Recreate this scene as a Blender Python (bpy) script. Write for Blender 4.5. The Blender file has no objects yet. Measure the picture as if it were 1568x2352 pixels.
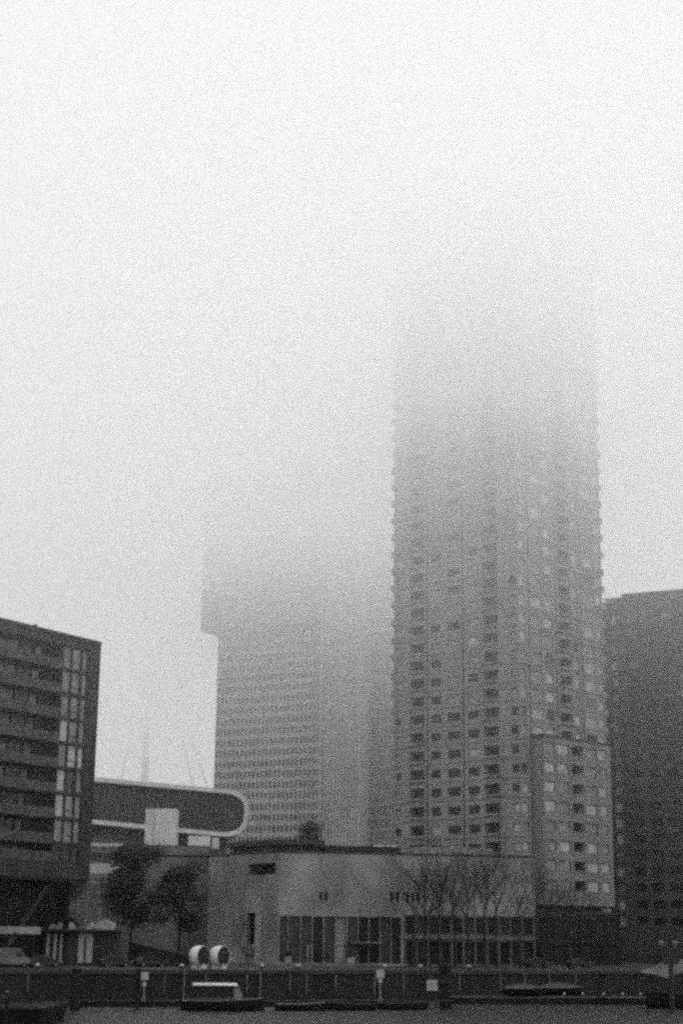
import bpy, math, random
from mathutils import Vector, Matrix
random.seed(7)
scene = bpy.context.scene
COL = scene.collection

# ------------------------------------------------------------------ camera
ZC, F, PITCH, ROLL = 8.0, 3700.0, math.radians(14.75), 0.012
def ray(x, y):
    """direction through a point measured on the 1568 x 2352 photograph: (X/Y, (Z-ZC)/Y)"""
    u, v = (x - 784.0) / F, (1176.0 - y) / F
    v2 = u * math.sin(ROLL) + v * math.cos(ROLL)
    u2 = u * math.cos(ROLL) - v * math.sin(ROLL)
    dy = math.cos(PITCH) - v2 * math.sin(PITCH)
    dz = math.sin(PITCH) + v2 * math.cos(PITCH)
    return u2 / dy, dz / dy
def at(x, y, Y):
    a, b = ray(x, y)
    return Vector((a * Y, Y, ZC + b * Y))
def zat(x, y, Y): return ZC + ray(x, y)[1] * Y
cam = bpy.data.cameras.new('camera'); co = bpy.data.objects.new('camera', cam); COL.objects.link(co)
co.matrix_world = Matrix.Translation((0, 0, ZC)) @ Matrix.Rotation(math.pi/2 + PITCH, 4, 'X') @ Matrix.Rotation(ROLL, 4, 'Z')
cam.sensor_fit = 'HORIZONTAL'; cam.sensor_width = 24.0; cam.lens = F * 24.0 / 1568.0
cam.clip_start = 0.5; cam.clip_end = 6000
cam.dof.use_dof = True; cam.dof.focus_distance = 30.0; cam.dof.aperture_fstop = 1.7
scene.camera = co

# ------------------------------------------------------------------ light
SUN_EL, SUN_ROT = math.radians(65), math.radians(140)
w = bpy.data.worlds.new('World'); scene.world = w; w.use_nodes = True
nt = w.node_tree; nt.nodes.clear()
out = nt.nodes.new('ShaderNodeOutputWorld'); bg = nt.nodes.new('ShaderNodeBackground')
sky = nt.nodes.new('ShaderNodeTexSky'); sky.sky_type = 'NISHITA'; sky.sun_disc = False
sky.sun_elevation = SUN_EL; sky.sun_rotation = SUN_ROT; sky.dust_density = 6.0; sky.air_density = 1.0
bw = nt.nodes.new('ShaderNodeRGBToBW'); tint = nt.nodes.new('ShaderNodeMix'); tint.data_type = 'RGBA'
tint.blend_type = 'MULTIPLY'; tint.inputs[0].default_value = 1.0; tint.inputs[7].default_value = (0.985, 0.972, 1.0, 1)
nt.links.new(sky.outputs[0], bw.inputs[0]); nt.links.new(bw.outputs[0], tint.inputs[6])
nt.links.new(tint.outputs[2], bg.inputs[0]); bg.inputs[1].default_value = 0.15
nt.links.new(bg.outputs[0], out.inputs[0])
sd = bpy.data.lights.new('sun', 'SUN'); sd.energy = 1.0; sd.angle = math.radians(30); sd.color = (1, 0.985, 0.97)
so = bpy.data.objects.new('sun', sd); COL.objects.link(so)
sv = Vector((math.sin(SUN_ROT) * math.cos(SUN_EL), math.cos(SUN_ROT) * math.cos(SUN_EL), math.sin(SUN_EL)))
so.rotation_euler = sv.to_track_quat('Z', 'Y').to_euler(); so.location = (0, 0, 160)

# ------------------------------------------------------------------ materials
def mat(name, v, rough=0.8, var=0.0, scale=0.3, bump=0.0, bscale=4.0, spec=0.12, metal=0.0, streak=False, tone=(1.0, 0.985, 0.97)):
    m = bpy.data.materials.new(name); m.use_nodes = True; t = m.node_tree
    p = t.nodes['Principled BSDF']; p.inputs['Roughness'].default_value = rough
    p.inputs['Specular IOR Level'].default_value = spec; p.inputs['Metallic'].default_value = metal
    c = (v * tone[0], v * tone[1], v * tone[2], 1)
    p.inputs['Base Color'].default_value = c
    if var or bump:
        tc = t.nodes.new('ShaderNodeTexCoord'); src = tc.outputs['Object']
        if streak:
            mp = t.nodes.new('ShaderNodeMapping'); mp.inputs['Scale'].default_value = (1, 1, 0.18)
            t.links.new(src, mp.inputs[0]); src = mp.outputs[0]
    if var:
        n = t.nodes.new('ShaderNodeTexNoise'); n.inputs['Scale'].default_value = scale; n.inputs['Detail'].default_value = 5
        t.links.new(src, n.inputs['Vector'])
        r = t.nodes.new('ShaderNodeMapRange'); r.inputs[1].default_value = 0.3; r.inputs[2].default_value = 0.7
        r.inputs[3].default_value = 1 - var; r.inputs[4].default_value = 1 + var
        t.links.new(n.outputs[0], r.inputs[0])
        mx = t.nodes.new('ShaderNodeMix'); mx.data_type = 'RGBA'; mx.blend_type = 'MULTIPLY'; mx.inputs[0].default_value = 1
        mx.inputs[6].default_value = c; t.links.new(r.outputs[0], mx.inputs[7]); t.links.new(mx.outputs[2], p.inputs['Base Color'])
    if bump:
        n2 = t.nodes.new('ShaderNodeTexNoise'); n2.inputs['Scale'].default_value = bscale; n2.inputs['Detail'].default_value = 4
        t.links.new(tc.outputs['Object'], n2.inputs['Vector'])
        b = t.nodes.new('ShaderNodeBump'); b.inputs['Strength'].default_value = bump; b.inputs['Distance'].default_value = 0.3
        t.links.new(n2.outputs[0], b.inputs['Height']); t.links.new(b.outputs[0], p.inputs['Normal'])
    return m
M = dict(
    brick_dark=mat('dark brick', 0.040, 0.9, 0.3, 0.35, 0.15, 6, streak=True),
    brick_black=mat('blackened brick', 0.052, 0.9, 0.35, 0.25, 0.15, 6, streak=True),
    brick_mid=mat('grey brown brick', 0.21, 0.9, 0.22, 0.22, 0.1, 6, streak=True),
    brick_annex=mat('annex brick', 0.18, 0.9, 0.2, 0.25, 0.1, 6, streak=True),
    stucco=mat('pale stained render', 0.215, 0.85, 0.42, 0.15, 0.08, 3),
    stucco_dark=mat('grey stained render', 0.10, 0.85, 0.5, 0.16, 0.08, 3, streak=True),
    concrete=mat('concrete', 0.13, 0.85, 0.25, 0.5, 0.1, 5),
    concrete_dark=mat('dimmed wet concrete', 0.022, 0.8, 0.35, 0.3, 0.2, 3, streak=True),  # base tone darkened to carry the low light along the quay
    office_pale=mat('pale office cladding', 0.36, 0.6, 0.1, 0.2),
    office_grey=mat('grey office cladding', 0.30, 0.6, 0.12, 0.2),
    white=mat('white paint', 0.54, 0.5, 0.14, 0.5, streak=True),
    offwhite=mat('weathered white paint', 0.29, 0.6, 0.2, 1.2),
    grey_metal=mat('grey metal', 0.12, 0.5, 0.15, 1.0),
    dark_metal=mat('dark metal', 0.035, 0.5, 0.2, 1.0),
    roofing=mat('bitumen roofing', 0.05, 0.9, 0.3, 0.6),
    slot=mat('dark joint', 0.03, 0.9),
    cladding=mat('dark ribbed panels', 0.045, 0.55, 0.15, 0.4),
    glass=mat('window glass', 0.02, 0.12, 0.2, 0.4, spec=0.4),
    glass_dark=mat('dark room behind glass', 0.012, 0.35, 0.3, 0.6, spec=0.2),
    curtain=mat('pale curtain behind glass', 0.36, 0.4, 0.3, 0.5, spec=.4),
    grey_pane=mat('glass with grey sky tone', 0.19, 0.4, 0.35, 0.5, spec=.4),  # flat grey puts the reflected sky into the pane colour
    balustrade=mat('smoked glass balustrade', 0.048, 0.4, 0.35, 0.4, spec=.3),
    office_glass=mat('office glass', 0.04, 0.25, 0.25, 0.3, spec=0.4),
    timber=mat('dimmed wet timber', 0.014, 0.7, 0.4, 1.5, 0.3, 8, streak=True),  # colour lowered to stand for the dim light near the water
    hull=mat('dark hull paint', 0.012, 0.5, 0.3, 0.8),
    canvas=mat('white canvas', 0.10, 0.8, 0.2, 1.0, 0.3, 3),
    bark=mat('bark', 0.03, 0.9, 0.3, 2.0),
    leaf=mat('dark leaves', 0.035, 0.8, 0.4, 0.8),
    rubber=mat('rubber', 0.01, 0.8),
    paving=mat('wet paving', 0.042, 0.55, 0.35, 0.15, 0.1, 2),
    ground=mat('wet asphalt', 0.04, 0.6, 0.35, 0.05, 0.1, 2),
    carpaint=mat('dark car paint', 0.04, 0.25, 0.1, 1),
    bridge=mat('pale bridge steel', 0.42, 0.5, 0.1, 0.1),
)
def water_mat():
    m = bpy.data.materials.new('river water'); m.use_nodes = True; t = m.node_tree
    p = t.nodes['Principled BSDF']; p.inputs['Base Color'].default_value = (0.05, 0.049, 0.047, 1)
    p.inputs['Roughness'].default_value = 0.12; p.inputs['IOR'].default_value = 1.33
    tc = t.nodes.new('ShaderNodeTexCoord'); mp = t.nodes.new('ShaderNodeMapping'); mp.inputs['Scale'].default_value = (0.6, 1.0, 1)
    n = t.nodes.new('ShaderNodeTexNoise'); n.inputs['Scale'].default_value = 0.5; n.inputs['Detail'].default_value = 7; n.inputs['Roughness'].default_value = 0.6
    b = t.nodes.new('ShaderNodeBump'); b.inputs['Strength'].default_value = 1.0; b.inputs['Distance'].default_value = 0.6
    t.links.new(tc.outputs['Object'], mp.inputs[0]); t.links.new(mp.outputs[0], n.inputs['Vector'])
    t.links.new(n.outputs[0], b.inputs['Height']); t.links.new(b.outputs[0], p.inputs['Normal'])
    return m
M['water'] = water_mat()

# ------------------------------------------------------------------ mesh helpers
class MB:
    def __init__(s): s.v = []; s.f = []
    def quad(s, a, b, c, d):
        k = len(s.v); s.v += [Vector(a), Vector(b), Vector(c), Vector(d)]; s.f.append((k, k+1, k+2, k+3))
    def tri(s, a, b, c):
        k = len(s.v); s.v += [Vector(a), Vector(b), Vector(c)]; s.f.append((k, k+1, k+2))
    def hexa(s, p):   # 8 points: bottom ring 0-3, top ring 4-7
        k = len(s.v); s.v += [Vector(q) for q in p]
        for f in ((3,2,1,0),(4,5,6,7),(0,1,5,4),(1,2,6,5),(2,3,7,6),(3,0,4,7)): s.f.append(tuple(k+i for i in f))
    def box(s, c, d, ex=Vector((1,0,0)), ey=None):
        ex = Vector(ex); ey = Vector(ey) if ey else Vector((-ex.y, ex.x, 0)); c = Vector(c)
        a, b = ex*d[0]/2, ey*d[1]/2; h = Vector((0,0,d[2]/2))
        s.hexa([c-a-b-h, c+a-b-h, c+a+b-h, c-a+b-h, c-a-b+h, c+a-b+h, c+a+b+h, c-a+b+h])
    def tube(s, p, q, r0, r1=None, n=8, caps=True):
        p, q = Vector(p), Vector(q); r1 = r0 if r1 is None else r1; d = (q-p).normalized()
        a = d.orthogonal().normalized(); b = d.cross(a); k = len(s.v)
        for (c, r) in ((p, r0), (q, r1)):
            for i in range(n):
                t = 2*math.pi*i/n; s.v.append(c + a*r*math.cos(t) + b*r*math.sin(t))
        for i in range(n):
            j = (i+1) % n; s.f.append((k+i, k+j, k+n+j, k+n+i))
        if caps: s.f.append(tuple(k+i for i in reversed(range(n)))); s.f.append(tuple(k+n+i for i in range(n)))
    def prism(s, pts, d):   # polygon pts extruded by d
        k = len(s.v); n = len(pts); d = Vector(d)
        s.v += [Vector(p) for p in pts] + [Vector(p)+d for p in pts]
        s.f.append(tuple(range(k, k+n))); s.f.append(tuple(k+n+i for i in reversed(range(n))))
        for i in range(n):
            j = (i+1) % n; s.f.append((k+i, k+n+i, k+n+j, k+j))
    def sphere(s, c, r, n=10, m=6, sz=1.0):
        c = Vector(c); k = len(s.v)
        for j in range(m+1):
            th = math.pi*j/m
            for i in range(n):
                ph = 2*math.pi*i/n; s.v.append(c + Vector((r*math.sin(th)*math.cos(ph), r*math.sin(th)*math.sin(ph), r*sz*math.cos(th))))
        for j in range(m):
            for i in range(n):
                q = (i+1) % n; s.f.append((k+j*n+i, k+(j+1)*n+i, k+(j+1)*n+q, k+j*n+q))
    def build(s, name, m, parent=None, smooth=False):
        base = Vector(parent['base']) if parent is not None and 'base' in parent else Vector((0,0,0))
        me = bpy.data.meshes.new(name); me.from_pydata([tuple(v-base) for v in s.v], [], s.f); me.update()
        me.materials.append(M[m] if isinstance(m, str) else m)
        if smooth:
            for p in me.polygons: p.use_smooth = True
        o = bpy.data.objects.new(name, me); COL.objects.link(o)
        if parent is not None:
            o.parent = parent
            o['base'] = list(base)
        return o
def tag(o, label=None, cat=None, group=None, kind=None):
    if label: o['label'] = label
    if cat: o['category'] = cat
    if group: o['group'] = group
    if kind: o['kind'] = kind
    return o
def thing(name, label, cat, loc, group=None):
    o = bpy.data.objects.new(name, None); COL.objects.link(o); o.location = loc; o.empty_display_size = 0.5
    o['base'] = list(loc); tag(o, label, cat, group); return o
def dup(root, loc, rz=0, label=None):
    r = root.copy(); COL.objects.link(r); r.location = loc; r.rotation_euler = (0, 0, rz)
    if label: r['label'] = label
    for ch in list(root.children):
        c = ch.copy(); COL.objects.link(c); c.parent = r
        for g in list(ch.children):
            d = g.copy(); COL.objects.link(d); d.parent = c
    return r

# ------------------------------------------------------------------ facades
class Face:
    """a vertical wall face from plan point A to B (left to right seen from outside)"""
    def __init__(s, A, B):
        s.A = Vector((A[0], A[1], 0)); s.B = Vector((B[0], B[1], 0)); s.L = (s.B-s.A).length
        s.u = (s.B-s.A).normalized(); s.n = Vector((s.u.y, -s.u.x, 0))
    def px(s, x, y=1800):      # distance along the face of a column measured on the photo
        t = ray(x, y)[0]; den = s.u.x - t*s.u.y
        return (t*s.A.y - s.A.x)/den
    def P(s, u, z, d=0.0): # d = inward depth
        q = s.A + s.u*u - s.n*d; return Vector((q.x, q.y, z))
    def depth(s, u): return (s.A + s.u*u).y
    def wall(s, mb, z0, z1, holes):
        us = sorted({0.0, s.L} | {round(h[0], 4) for h in holes} | {round(h[1], 4) for h in holes})
        zs = sorted({z0, z1} | {round(h[2], 4) for h in holes} | {round(h[3], 4) for h in holes})
        us = [u for u in us if -1e-6 <= u <= s.L+1e-6]; zs = [z for z in zs if z0-1e-6 <= z <= z1+1e-6]
        ui = {u: i for i, u in enumerate(us)}; zi = {z: i for i, z in enumerate(zs)}
        solid = [[True]*(len(zs)-1) for _ in range(len(us)-1)]
        for h in holes:
            a, b, c, e = (round(q, 4) for q in h[:4])
            for i in range(ui[a], ui[b]):
                for j in range(zi[c], zi[e]): solid[i][j] = False
        for i in range(len(us)-1):
            j = 0
            while j < len(zs)-1:
                if solid[i][j]:
                    k = j
                    while k+1 < len(zs)-1 and solid[i][k+1]: k += 1
                    mb.quad(s.P(us[i], zs[j]), s.P(us[i+1], zs[j]), s.P(us[i+1], zs[k+1]), s.P(us[i], zs[k+1])); j = k+1
                else: j += 1
        for h in holes:
            a, b, c, e, d = h[:5]
            mb.quad(s.P(a, c), s.P(a, c, d), s.P(a, e, d), s.P(a, e)); mb.quad(s.P(b, c, d), s.P(b, c), s.P(b, e), s.P(b, e, d))
            mb.quad(s.P(a, c, d), s.P(a, c), s.P(b, c), s.P(b, c, d)); mb.quad(s.P(a, e), s.P(a, e, d), s.P(b, e, d), s.P(b, e))
    def slab(s, mb, u0, u1, z0, z1, d0, d1):
        p = [s.P(u0, z0, d0), s.P(u1, z0, d0), s.P(u1, z0, d1), s.P(u0, z0, d1)]
        mb.hexa(p + [q + Vector((0, 0, z1-z0)) for q in p])
    def pane(s, mb, u0, u1, z0, z1, d):
        s.slab(mb, u0, u1, z0, z1, d, d+0.04)
    def frame(s, mb, u0, u1, z0, z1, d, wd=0.09, mull=0, trans=None):
        s.slab(mb, u0, u0+wd, z0, z1, d-0.06, d-0.003); s.slab(mb, u1-wd, u1, z0, z1, d-0.06, d-0.003)
        s.slab(mb, u0+wd, u1-wd, z0, z0+wd, d-0.06, d-0.003); s.slab(mb, u0+wd, u1-wd, z1-wd, z1, d-0.06, d-0.003)
        for k in range(mull):
            c = u0 + (u1-u0)*(k+1)/(mull+1); s.slab(mb, c-wd*0.4, c+wd*0.4, z0+wd, z1-wd, d-0.055, d-0.004)
        if trans: s.slab(mb, u0+wd, u1-wd, trans-wd*0.4, trans+wd*0.4, d-0.05, d-0.005)

def box_building_shell(mb, pts, z0, z1, skip=()):
    """plain sides (outward for counter-clockwise plan) between plan points, except indices in skip"""
    n = len(pts)
    for i in range(n):
        if i in skip: continue
        a, b = pts[i], pts[(i+1) % n]
        mb.quad((a[0], a[1], z0), (b[0], b[1], z0), (b[0], b[1], z1), (a[0], a[1], z1))
def roof_mb(pts, z, th=0.5, inset=0.0, over=0.0):
    mb = MB(); c = sum((Vector((p[0], p[1], 0)) for p in pts), Vector())/len(pts)
    q = []
    for p in pts:
        v = Vector((p[0], p[1], 0)); d = (v-c).normalized(); v = v + d*over; q.append(Vector((v.x, v.y, z)))
    mb.prism(q, (0, 0, th)); return mb

class Windows:
    """collects windows of one building: the first `cap` become parts, the rest one stuff part"""
    def __init__(s, parent, cap=100, frame_m='dark_metal', framed=True):
        s.parent = parent; s.items = []; s.cap = cap; s.fm = frame_m; s.framed = framed
    def add(s, key, face, u0, u1, z0, z1, d, m, mull=0, trans=None): s.items.append((key, face, u0, u1, z0, z1, d, m, mull, trans))
    def finish(s):
        s.items.sort(key=lambda t: t[0]); rest = {}
        for i, (key, f, u0, u1, z0, z1, d, m, mull, trans) in enumerate(s.items):
            if i < s.cap:
                fr = MB(); f.frame(fr, u0, u1, z0, z1, d, 0.09, mull, trans); o = fr.build('window', s.fm, s.parent)
                pn = MB(); f.pane(pn, u0, u1, z0, z1, d); pn.build('pane', m, o)
            else:
                rest.setdefault(m, MB()); f.pane(rest[m], u0, u1, z0, z1, d)
        # the far remainder as one part with several materials
        if rest:
            mb = MB(); idx = []; mats = []
            for m, r in rest.items():
                k = len(mb.v); mb.v += r.v; mb.f += [tuple(k+i for i in f) for f in r.f]; idx += [len(mats)]*len(r.f); mats.append(m)
            o = mb.build('upper_windows', mats[0], s.parent); o['kind'] = 'stuff'
            for m in mats[1:]: o.data.materials.append(M[m])
            for p, i in zip(o.data.polygons, idx): p.material_index = i

GZ = 3.73    # quay level
# ------------------------------------------------------------------ ground, quay, water
def quay_pt(x, Y): return (ray(x, 2230)[0]*Y, Y)
qa, qb = Vector(quay_pt(300, 200)), Vector(quay_pt(1100, 222)); qd = (qb-qa).normalized(); qn = Vector((qd.y, -qd.x))
Q0, Q1 = qa - qd*420, qa + qd*520
mb = MB(); mb.quad((Q0.x, Q0.y, GZ), (Q1.x, Q1.y, GZ), (850, 1200, GZ), (-850, 1200, GZ)); tag(mb.build('ground', 'ground'), kind='structure')
mb = MB(); a0, a1 = Q0 - qn*0.9, Q1 - qn*0.9; b0, b1 = Q0 - qn*14, Q1 - qn*14
mb.quad((a0.x, a0.y, GZ+.004), (a1.x, a1.y, GZ+.004), (b1.x, b1.y, GZ+.004), (b0.x, b0.y, GZ+.004)); tag(mb.build('promenade', 'paving'), kind='structure')
mb = MB(); mb.quad((-850, -60, 0), (850, -60, 0), (850, 560, 0), (-850, 560, 0)); tag(mb.build('water', 'water'), kind='structure')
qw = thing('quay_wall', 'long dark quay wall with pale coping and thin upright fenders above the water', 'wall', (qa.x, qa.y, 0))
f = Face(Q0, Q1); mb = MB(); f.slab(mb, 0, f.L, -1.0, GZ-0.45, 0.02, 1.0); mb.build('wall', 'concrete_dark', qw)
mb = MB(); f.slab(mb, 0, f.L, GZ-0.45, GZ+0.05, -0.12, 0.9); mb.build('coping', 'paving', qw)
for x in (66, 172, 378, 475, 570, 668, 704, 772, 858, 925, 985, 1052, 1150, 1205, 1262, 1320):
    u = f.px(x, 2240) + random.uniform(-.2, .2); mb = MB(); f.slab(mb, u-.07, u+.07, GZ-2.4-random.random()*.5, GZ-.45, -.16, .015); mb.build('fender_post', 'grey_metal', qw)

# ------------------------------------------------------------------ main tower
def zrow(face, u, y, x): return zat(x, y, face.depth(u))
YC = 285.0; t0 = ray(1196, 1800)[0]; C = (t0*YC, YC)
tl = ray(903, 1800)[0]; Lp = (tl*305.0, 305.0); tr = ray(1395, 1800)[0]; Rp = (tr*303.5, 303.5)
fl, fr = Face(Lp, C), Face(C, Rp)
ZT = 148.0; FH = 44.1*YC/F*1.0
tower = thing('apartment_tower', 'tallest tower, grey brick apartments with dark loggias vanishing into the fog', 'tower', (C[0], C[1], GZ))
W = Windows(tower)
z_ref = zat(1130, 1903, fl.depth(fl.px(1130)))     # middle of one row of windows
rows = [z_ref + (k*FH) for k in range(-3, 46) if z_ref + k*FH + 1.5 < ZT-2 and z_ref + k*FH > GZ+2]
HL, HR, BAL = [], [], []
colsL = [(908, 921, 'w', .3), (941, 974, 'b', 1), (990, 1013, 'w', .7), (1029, 1058, 'w2', .75), (1076, 1101, 'w', .7), (1112, 1147, 'b', 1), (1177, 1193, 'w', .55)]
colsR = [(1199, 1213, 'c', 0), (1227, 1251, 'c', 0), (1258, 1276, 'c', 0), (1292, 1319, 'b', 1), (1325, 1337, 'c', 0), (1351, 1374, 'c', 0), (1380, 1392, 'c', 0)]
slotL = [fl.px(981), fl.px(1065)]; slotR = [fr.px(1221), fr.px(1285), fr.px(1344)]
def tower_cols(face, cols, H, right):
    for (x0, x1, kind, dk) in cols:
        u0, u1 = face.px(x0), face.px(x1); u0 = max(u0, 0.25); u1 = min(u1, face.L-0.25)
        for k, zc in enumerate(rows):
            y_low = zc < 50
            if kind == 'b':
                z0, z1 = zc-1.05, zc+1.0
                H.append((u0, u1, z0, z1, 1.5)); BAL.append((zc, face, u0, u1, z0, z1))
            else:
                z0, z1 = (zc-0.75, zc+0.75) if not right else (zc-0.95, zc+0.95)
                H.append((u0, u1, z0, z1, 0.22))
                r = random.random()
                if right: m = 'curtain' if r < .5 else ('grey_pane' if r < .93 else 'office_glass')
                else:
                    pd = min(1, dk*1.25) if y_low else dk*.25
                    m = 'glass_dark' if r < pd else ('grey_pane' if r < .93 else 'curtain')
                W.add(zc + (0.5 if right else 0), face, u0, u1, z0, z1, 0.2, m, 1 if kind == 'w2' else 0)
tower_cols(fl, colsL, HL, False); tower_cols(fr, colsR, HR, True)
for u in slotL: HL.append((u-.22, u+.22, GZ+1, ZT-.5, .4))
for u in slotR: HR.append((u-.22, u+.22, GZ+1, ZT-.5, .4))
wallmb = MB(); fl.wall(wallmb, GZ, ZT, HL); fr.wall(wallmb, GZ, ZT, HR)
Bk = (Lp[0]+Rp[0]-C[0], Lp[1]+Rp[1]-C[1])
wallmb.quad((Rp[0], Rp[1], GZ), (Bk[0], Bk[1], GZ), (Bk[0], Bk[1], ZT), (Rp[0], Rp[1], ZT)); wallmb.quad((Bk[0], Bk[1], GZ), (Lp[0], Lp[1], GZ), (Lp[0], Lp[1], ZT), (Bk[0], Bk[1], ZT))
for zc in rows:
    for face in (fl, fr): face.slab(wallmb, .1, face.L-.1, zc-1.55, zc-1.38, -.1, .01)
wallmb.build('wall', 'brick_mid', tower)
roof_mb([Lp, C, Rp, Bk], ZT, .6, over=.15).build('roof', 'roofing', tower)
for face, us in ((fl, slotL), (fr, slotR)):
    for u in us: mb = MB(); face.slab(mb, u-.22, u+.22, GZ+1, ZT-.5, .36, .40); mb.build('wall_joint', 'slot', tower)
BAL.sort(key=lambda t: t[0]); restb = MB()
for i, (zc, face, u0, u1, z0, z1) in enumerate(BAL):
    tgt = MB() if i < 100 else restb
    face.slab(tgt, u0-.05, u1+.05, z0-.16, z0+.2, -.4, -.28); face.slab(tgt, u0-.05, u1+.05, z0-.16, z0-.04, -.28, -.003)                        # low parapet
    if i < 100:
        b = tgt.build('loggia', 'brick_mid', tower); d = MB(); face.pane(d, u0, u1, z0, z1, 1.46); d.build('door', 'glass_dark', b)
    else: face.pane(restb, u0, u1, z0, z1, 1.46)
if restb.v: restb.build('upper_loggias', 'brick_mid', tower)['kind'] = 'stuff'
for zc in rows:      # little corner balconies that break the outline on every floor
    for (face, ua, ub) in ((fl, -.6, .9), (fr, fr.L-.9, fr.L+.6)):
        mb = MB(); face.slab(mb, ua, ub, zc-1.75, zc-.55, -.15, 1.1); mb.build('corner_balcony', 'brick_mid', tower)
W.finish()

# ------------------------------------------------------------------ block built out in front of the tower's right face
n_r = fr.n
def off(p, d): return (p[0]+n_r.x*d, p[1]+n_r.y*d)
ub0 = fr.px(1221, 1800)
base_p = fr.P(ub0, 0); A0 = off((base_p.x, base_p.y), 2.7); ft = Face(A0, off((fr.P(fr.L+.4, 0).x, fr.P(fr.L+.4, 0).y), 2.7)); ue = ft.px(1409, 2000); B0 = (ft.P(ue, 0).x, ft.P(ue, 0).y); 
fa = Face(A0, B0); fs = Face((fr.P(ub0, 0, .0).x, fr.P(ub0, 0, .0).y), A0)
zb0 = zat(1255, 2078, fa.A.y); zb1 = zat(1255, 1692, fa.A.y)
annex = thing('apartment_block', 'grey brick block of flats hanging on the front of the tallest tower', 'apartment block', (A0[0], A0[1], zb0))
WA = Windows(annex)
zr0 = zat(1328, 2037, fa.depth(fa.px(1328, 2037))); H = []
arows = [zr0 + k*FH for k in range(0, 8) if zr0 + k*FH + 1 < zb1-.5]
for (x0, x1, kind) in ((1252, 1276, 'c'), (1283, 1308, 'c'), (1316, 1341, 'b'), (1347, 1371, 'c'), (1378, 1396, 'c')):
    u0, u1 = fa.px(x0, 1860), fa.px(x1, 1860); u0 = max(u0, .2); u1 = min(u1, fa.L-.2)
    for zc in arows:
        if kind == 'b':
            H.append((u0, u1, zc-.95, zc+.9, 1.5)); mb = MB(); fa.slab(mb, u0, u1, zc-.97, zc-.72, -.06, .06); b = mb.build('loggia', 'brick_annex', annex)
            d = MB(); fa.pane(d, u0, u1, zc-.95, zc+.9, 1.46); d.build('door', 'glass_dark', b)
        else:
            H.append((u0, u1, zc-.95, zc+.95, .22)); r = random.random()
            WA.add(zc, fa, u0, u1, zc-.95, zc+.95, .2, 'curtain' if r < .6 else ('grey_pane' if r < .95 else 'office_glass'))
mb = MB(); fa.wall(mb, zb0, zb1, H); mb.build('wall', 'brick_annex', annex); WA.finish()
mb = MB(); fs.wall(mb, zb0, zb1, []); mb.build('side_wall', 'brick_annex', annex); mb = MB(); e = Face(B0, off(B0, -2.7)); e.wall(mb, zb0, zb1, []); mb.build('side_wall', 'brick_annex', annex)
pp = [(fs.A.x, fs.A.y), A0, B0, (e.B.x, e.B.y)]
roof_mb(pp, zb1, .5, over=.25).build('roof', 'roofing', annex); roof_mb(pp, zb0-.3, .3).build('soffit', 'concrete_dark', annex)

# ------------------------------------------------------------------ glazed base under the block
Pa, Pb = at(1210, 2100, 279), at(1425, 2100, 279)
pod = thing('glazed_base', 'dark two storey glazed base below the flats right of the bare trees', 'building', (Pa.x, Pa.y, GZ))
fp = Face(Pa, Pb); zp = zat(1300, 2100, 279); H = []; WP = Windows(pod)
for i in range(7):
    u0 = .5 + i*(fp.L-.6)/7; u1 = u0 + (fp.L-.6)/7-.5
    for (z0, z1) in ((GZ+.4, GZ+3.2), (GZ+4.2, zp-.9)):
        H.append((u0, u1, z0, z1, .3)); WP.add(z0, fp, u0, u1, z0, z1, .28, random.choice(('glass', 'glass', 'glass_dark')), 1)
mb = MB(); fp.wall(mb, GZ, zp, H); pr = [(fp.A.x, fp.A.y), (fp.B.x, fp.B.y), (fp.B.x, fp.B.y+3.4), (fp.A.x, fp.A.y+3.4)]
mb.quad((pr[1][0], pr[1][1], GZ), (pr[2][0], pr[2][1], GZ), (pr[2][0], pr[2][1], zp), (pr[1][0], pr[1][1], zp)); mb.quad((pr[3][0], pr[3][1], GZ), (pr[0][0], pr[0][1], GZ), (pr[0][0], pr[0][1], zp), (pr[3][0], pr[3][1], zp))
mb.build('wall', 'concrete_dark', pod); roof_mb(pr, zp, .3).build('roof', 'roofing', pod); WP.finish()

# ------------------------------------------------------------------ the dark block at the right edge
Ra, Rb = at(1380, 1500, 318), at(1760, 1500, 303)
fd = Face((Ra.x, Ra.y), (Rb.x, Rb.y)); us = fd.px(1431, 1500)
zlo, zhi = zat(1410, 1388, fd.depth(fd.px(1410, 1500))), zat(1440, 1371, fd.depth(us))
dark = thing('brick_apartments', 'broad dark brick apartment block at right edge with one column of pale loggias', 'apartment block', (Ra.x, Ra.y, GZ))
WD = Windows(dark); H = []; H2 = []
f1 = Face((fd.A.x, fd.A.y), (fd.P(us, 0).x, fd.P(us, 0).y)); f2 = Face((fd.P(us, 0).x, fd.P(us, 0).y), (fd.B.x, fd.B.y))
u0, u1 = f1.px(1405, 1600), f1.px(1422, 1600); nfl = 20; fhd = (zlo-1.6-GZ-6)/nfl
for k in range(nfl):
    zc = GZ+6 + k*fhd + fhd*.5
    H.append((u0, u1, zc-1.0, zc+1.0, .35)); WD.add(1000-zc, f1, u0, u1, zc-1.0, zc+1.0, .33, random.choice(('curtain', 'grey_pane', 'grey_pane')))
    for i in range(9):
        a = .9 + i*3.4
        if a+2.2 > f2.L: break
        H2.append((a, a+2.2, zc-.75, zc+.85, .3)); WD.add(3000-zc+i*60, f2, a, a+2.2, zc-.75, zc+.85, .28, random.choice(('glass', 'glass_dark', 'glass_dark', 'office_glass', 'grey_pane' if k > 12 else 'glass', 'glass_dark')), 1)
mb = MB(); f1.wall(mb, GZ, zlo, H); f2.wall(mb, GZ, zhi, H2)
bk = [f2.P(f2.L, 0, 22), f1.P(0, 0, 22), f2.P(0, 0, 22)]
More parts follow.
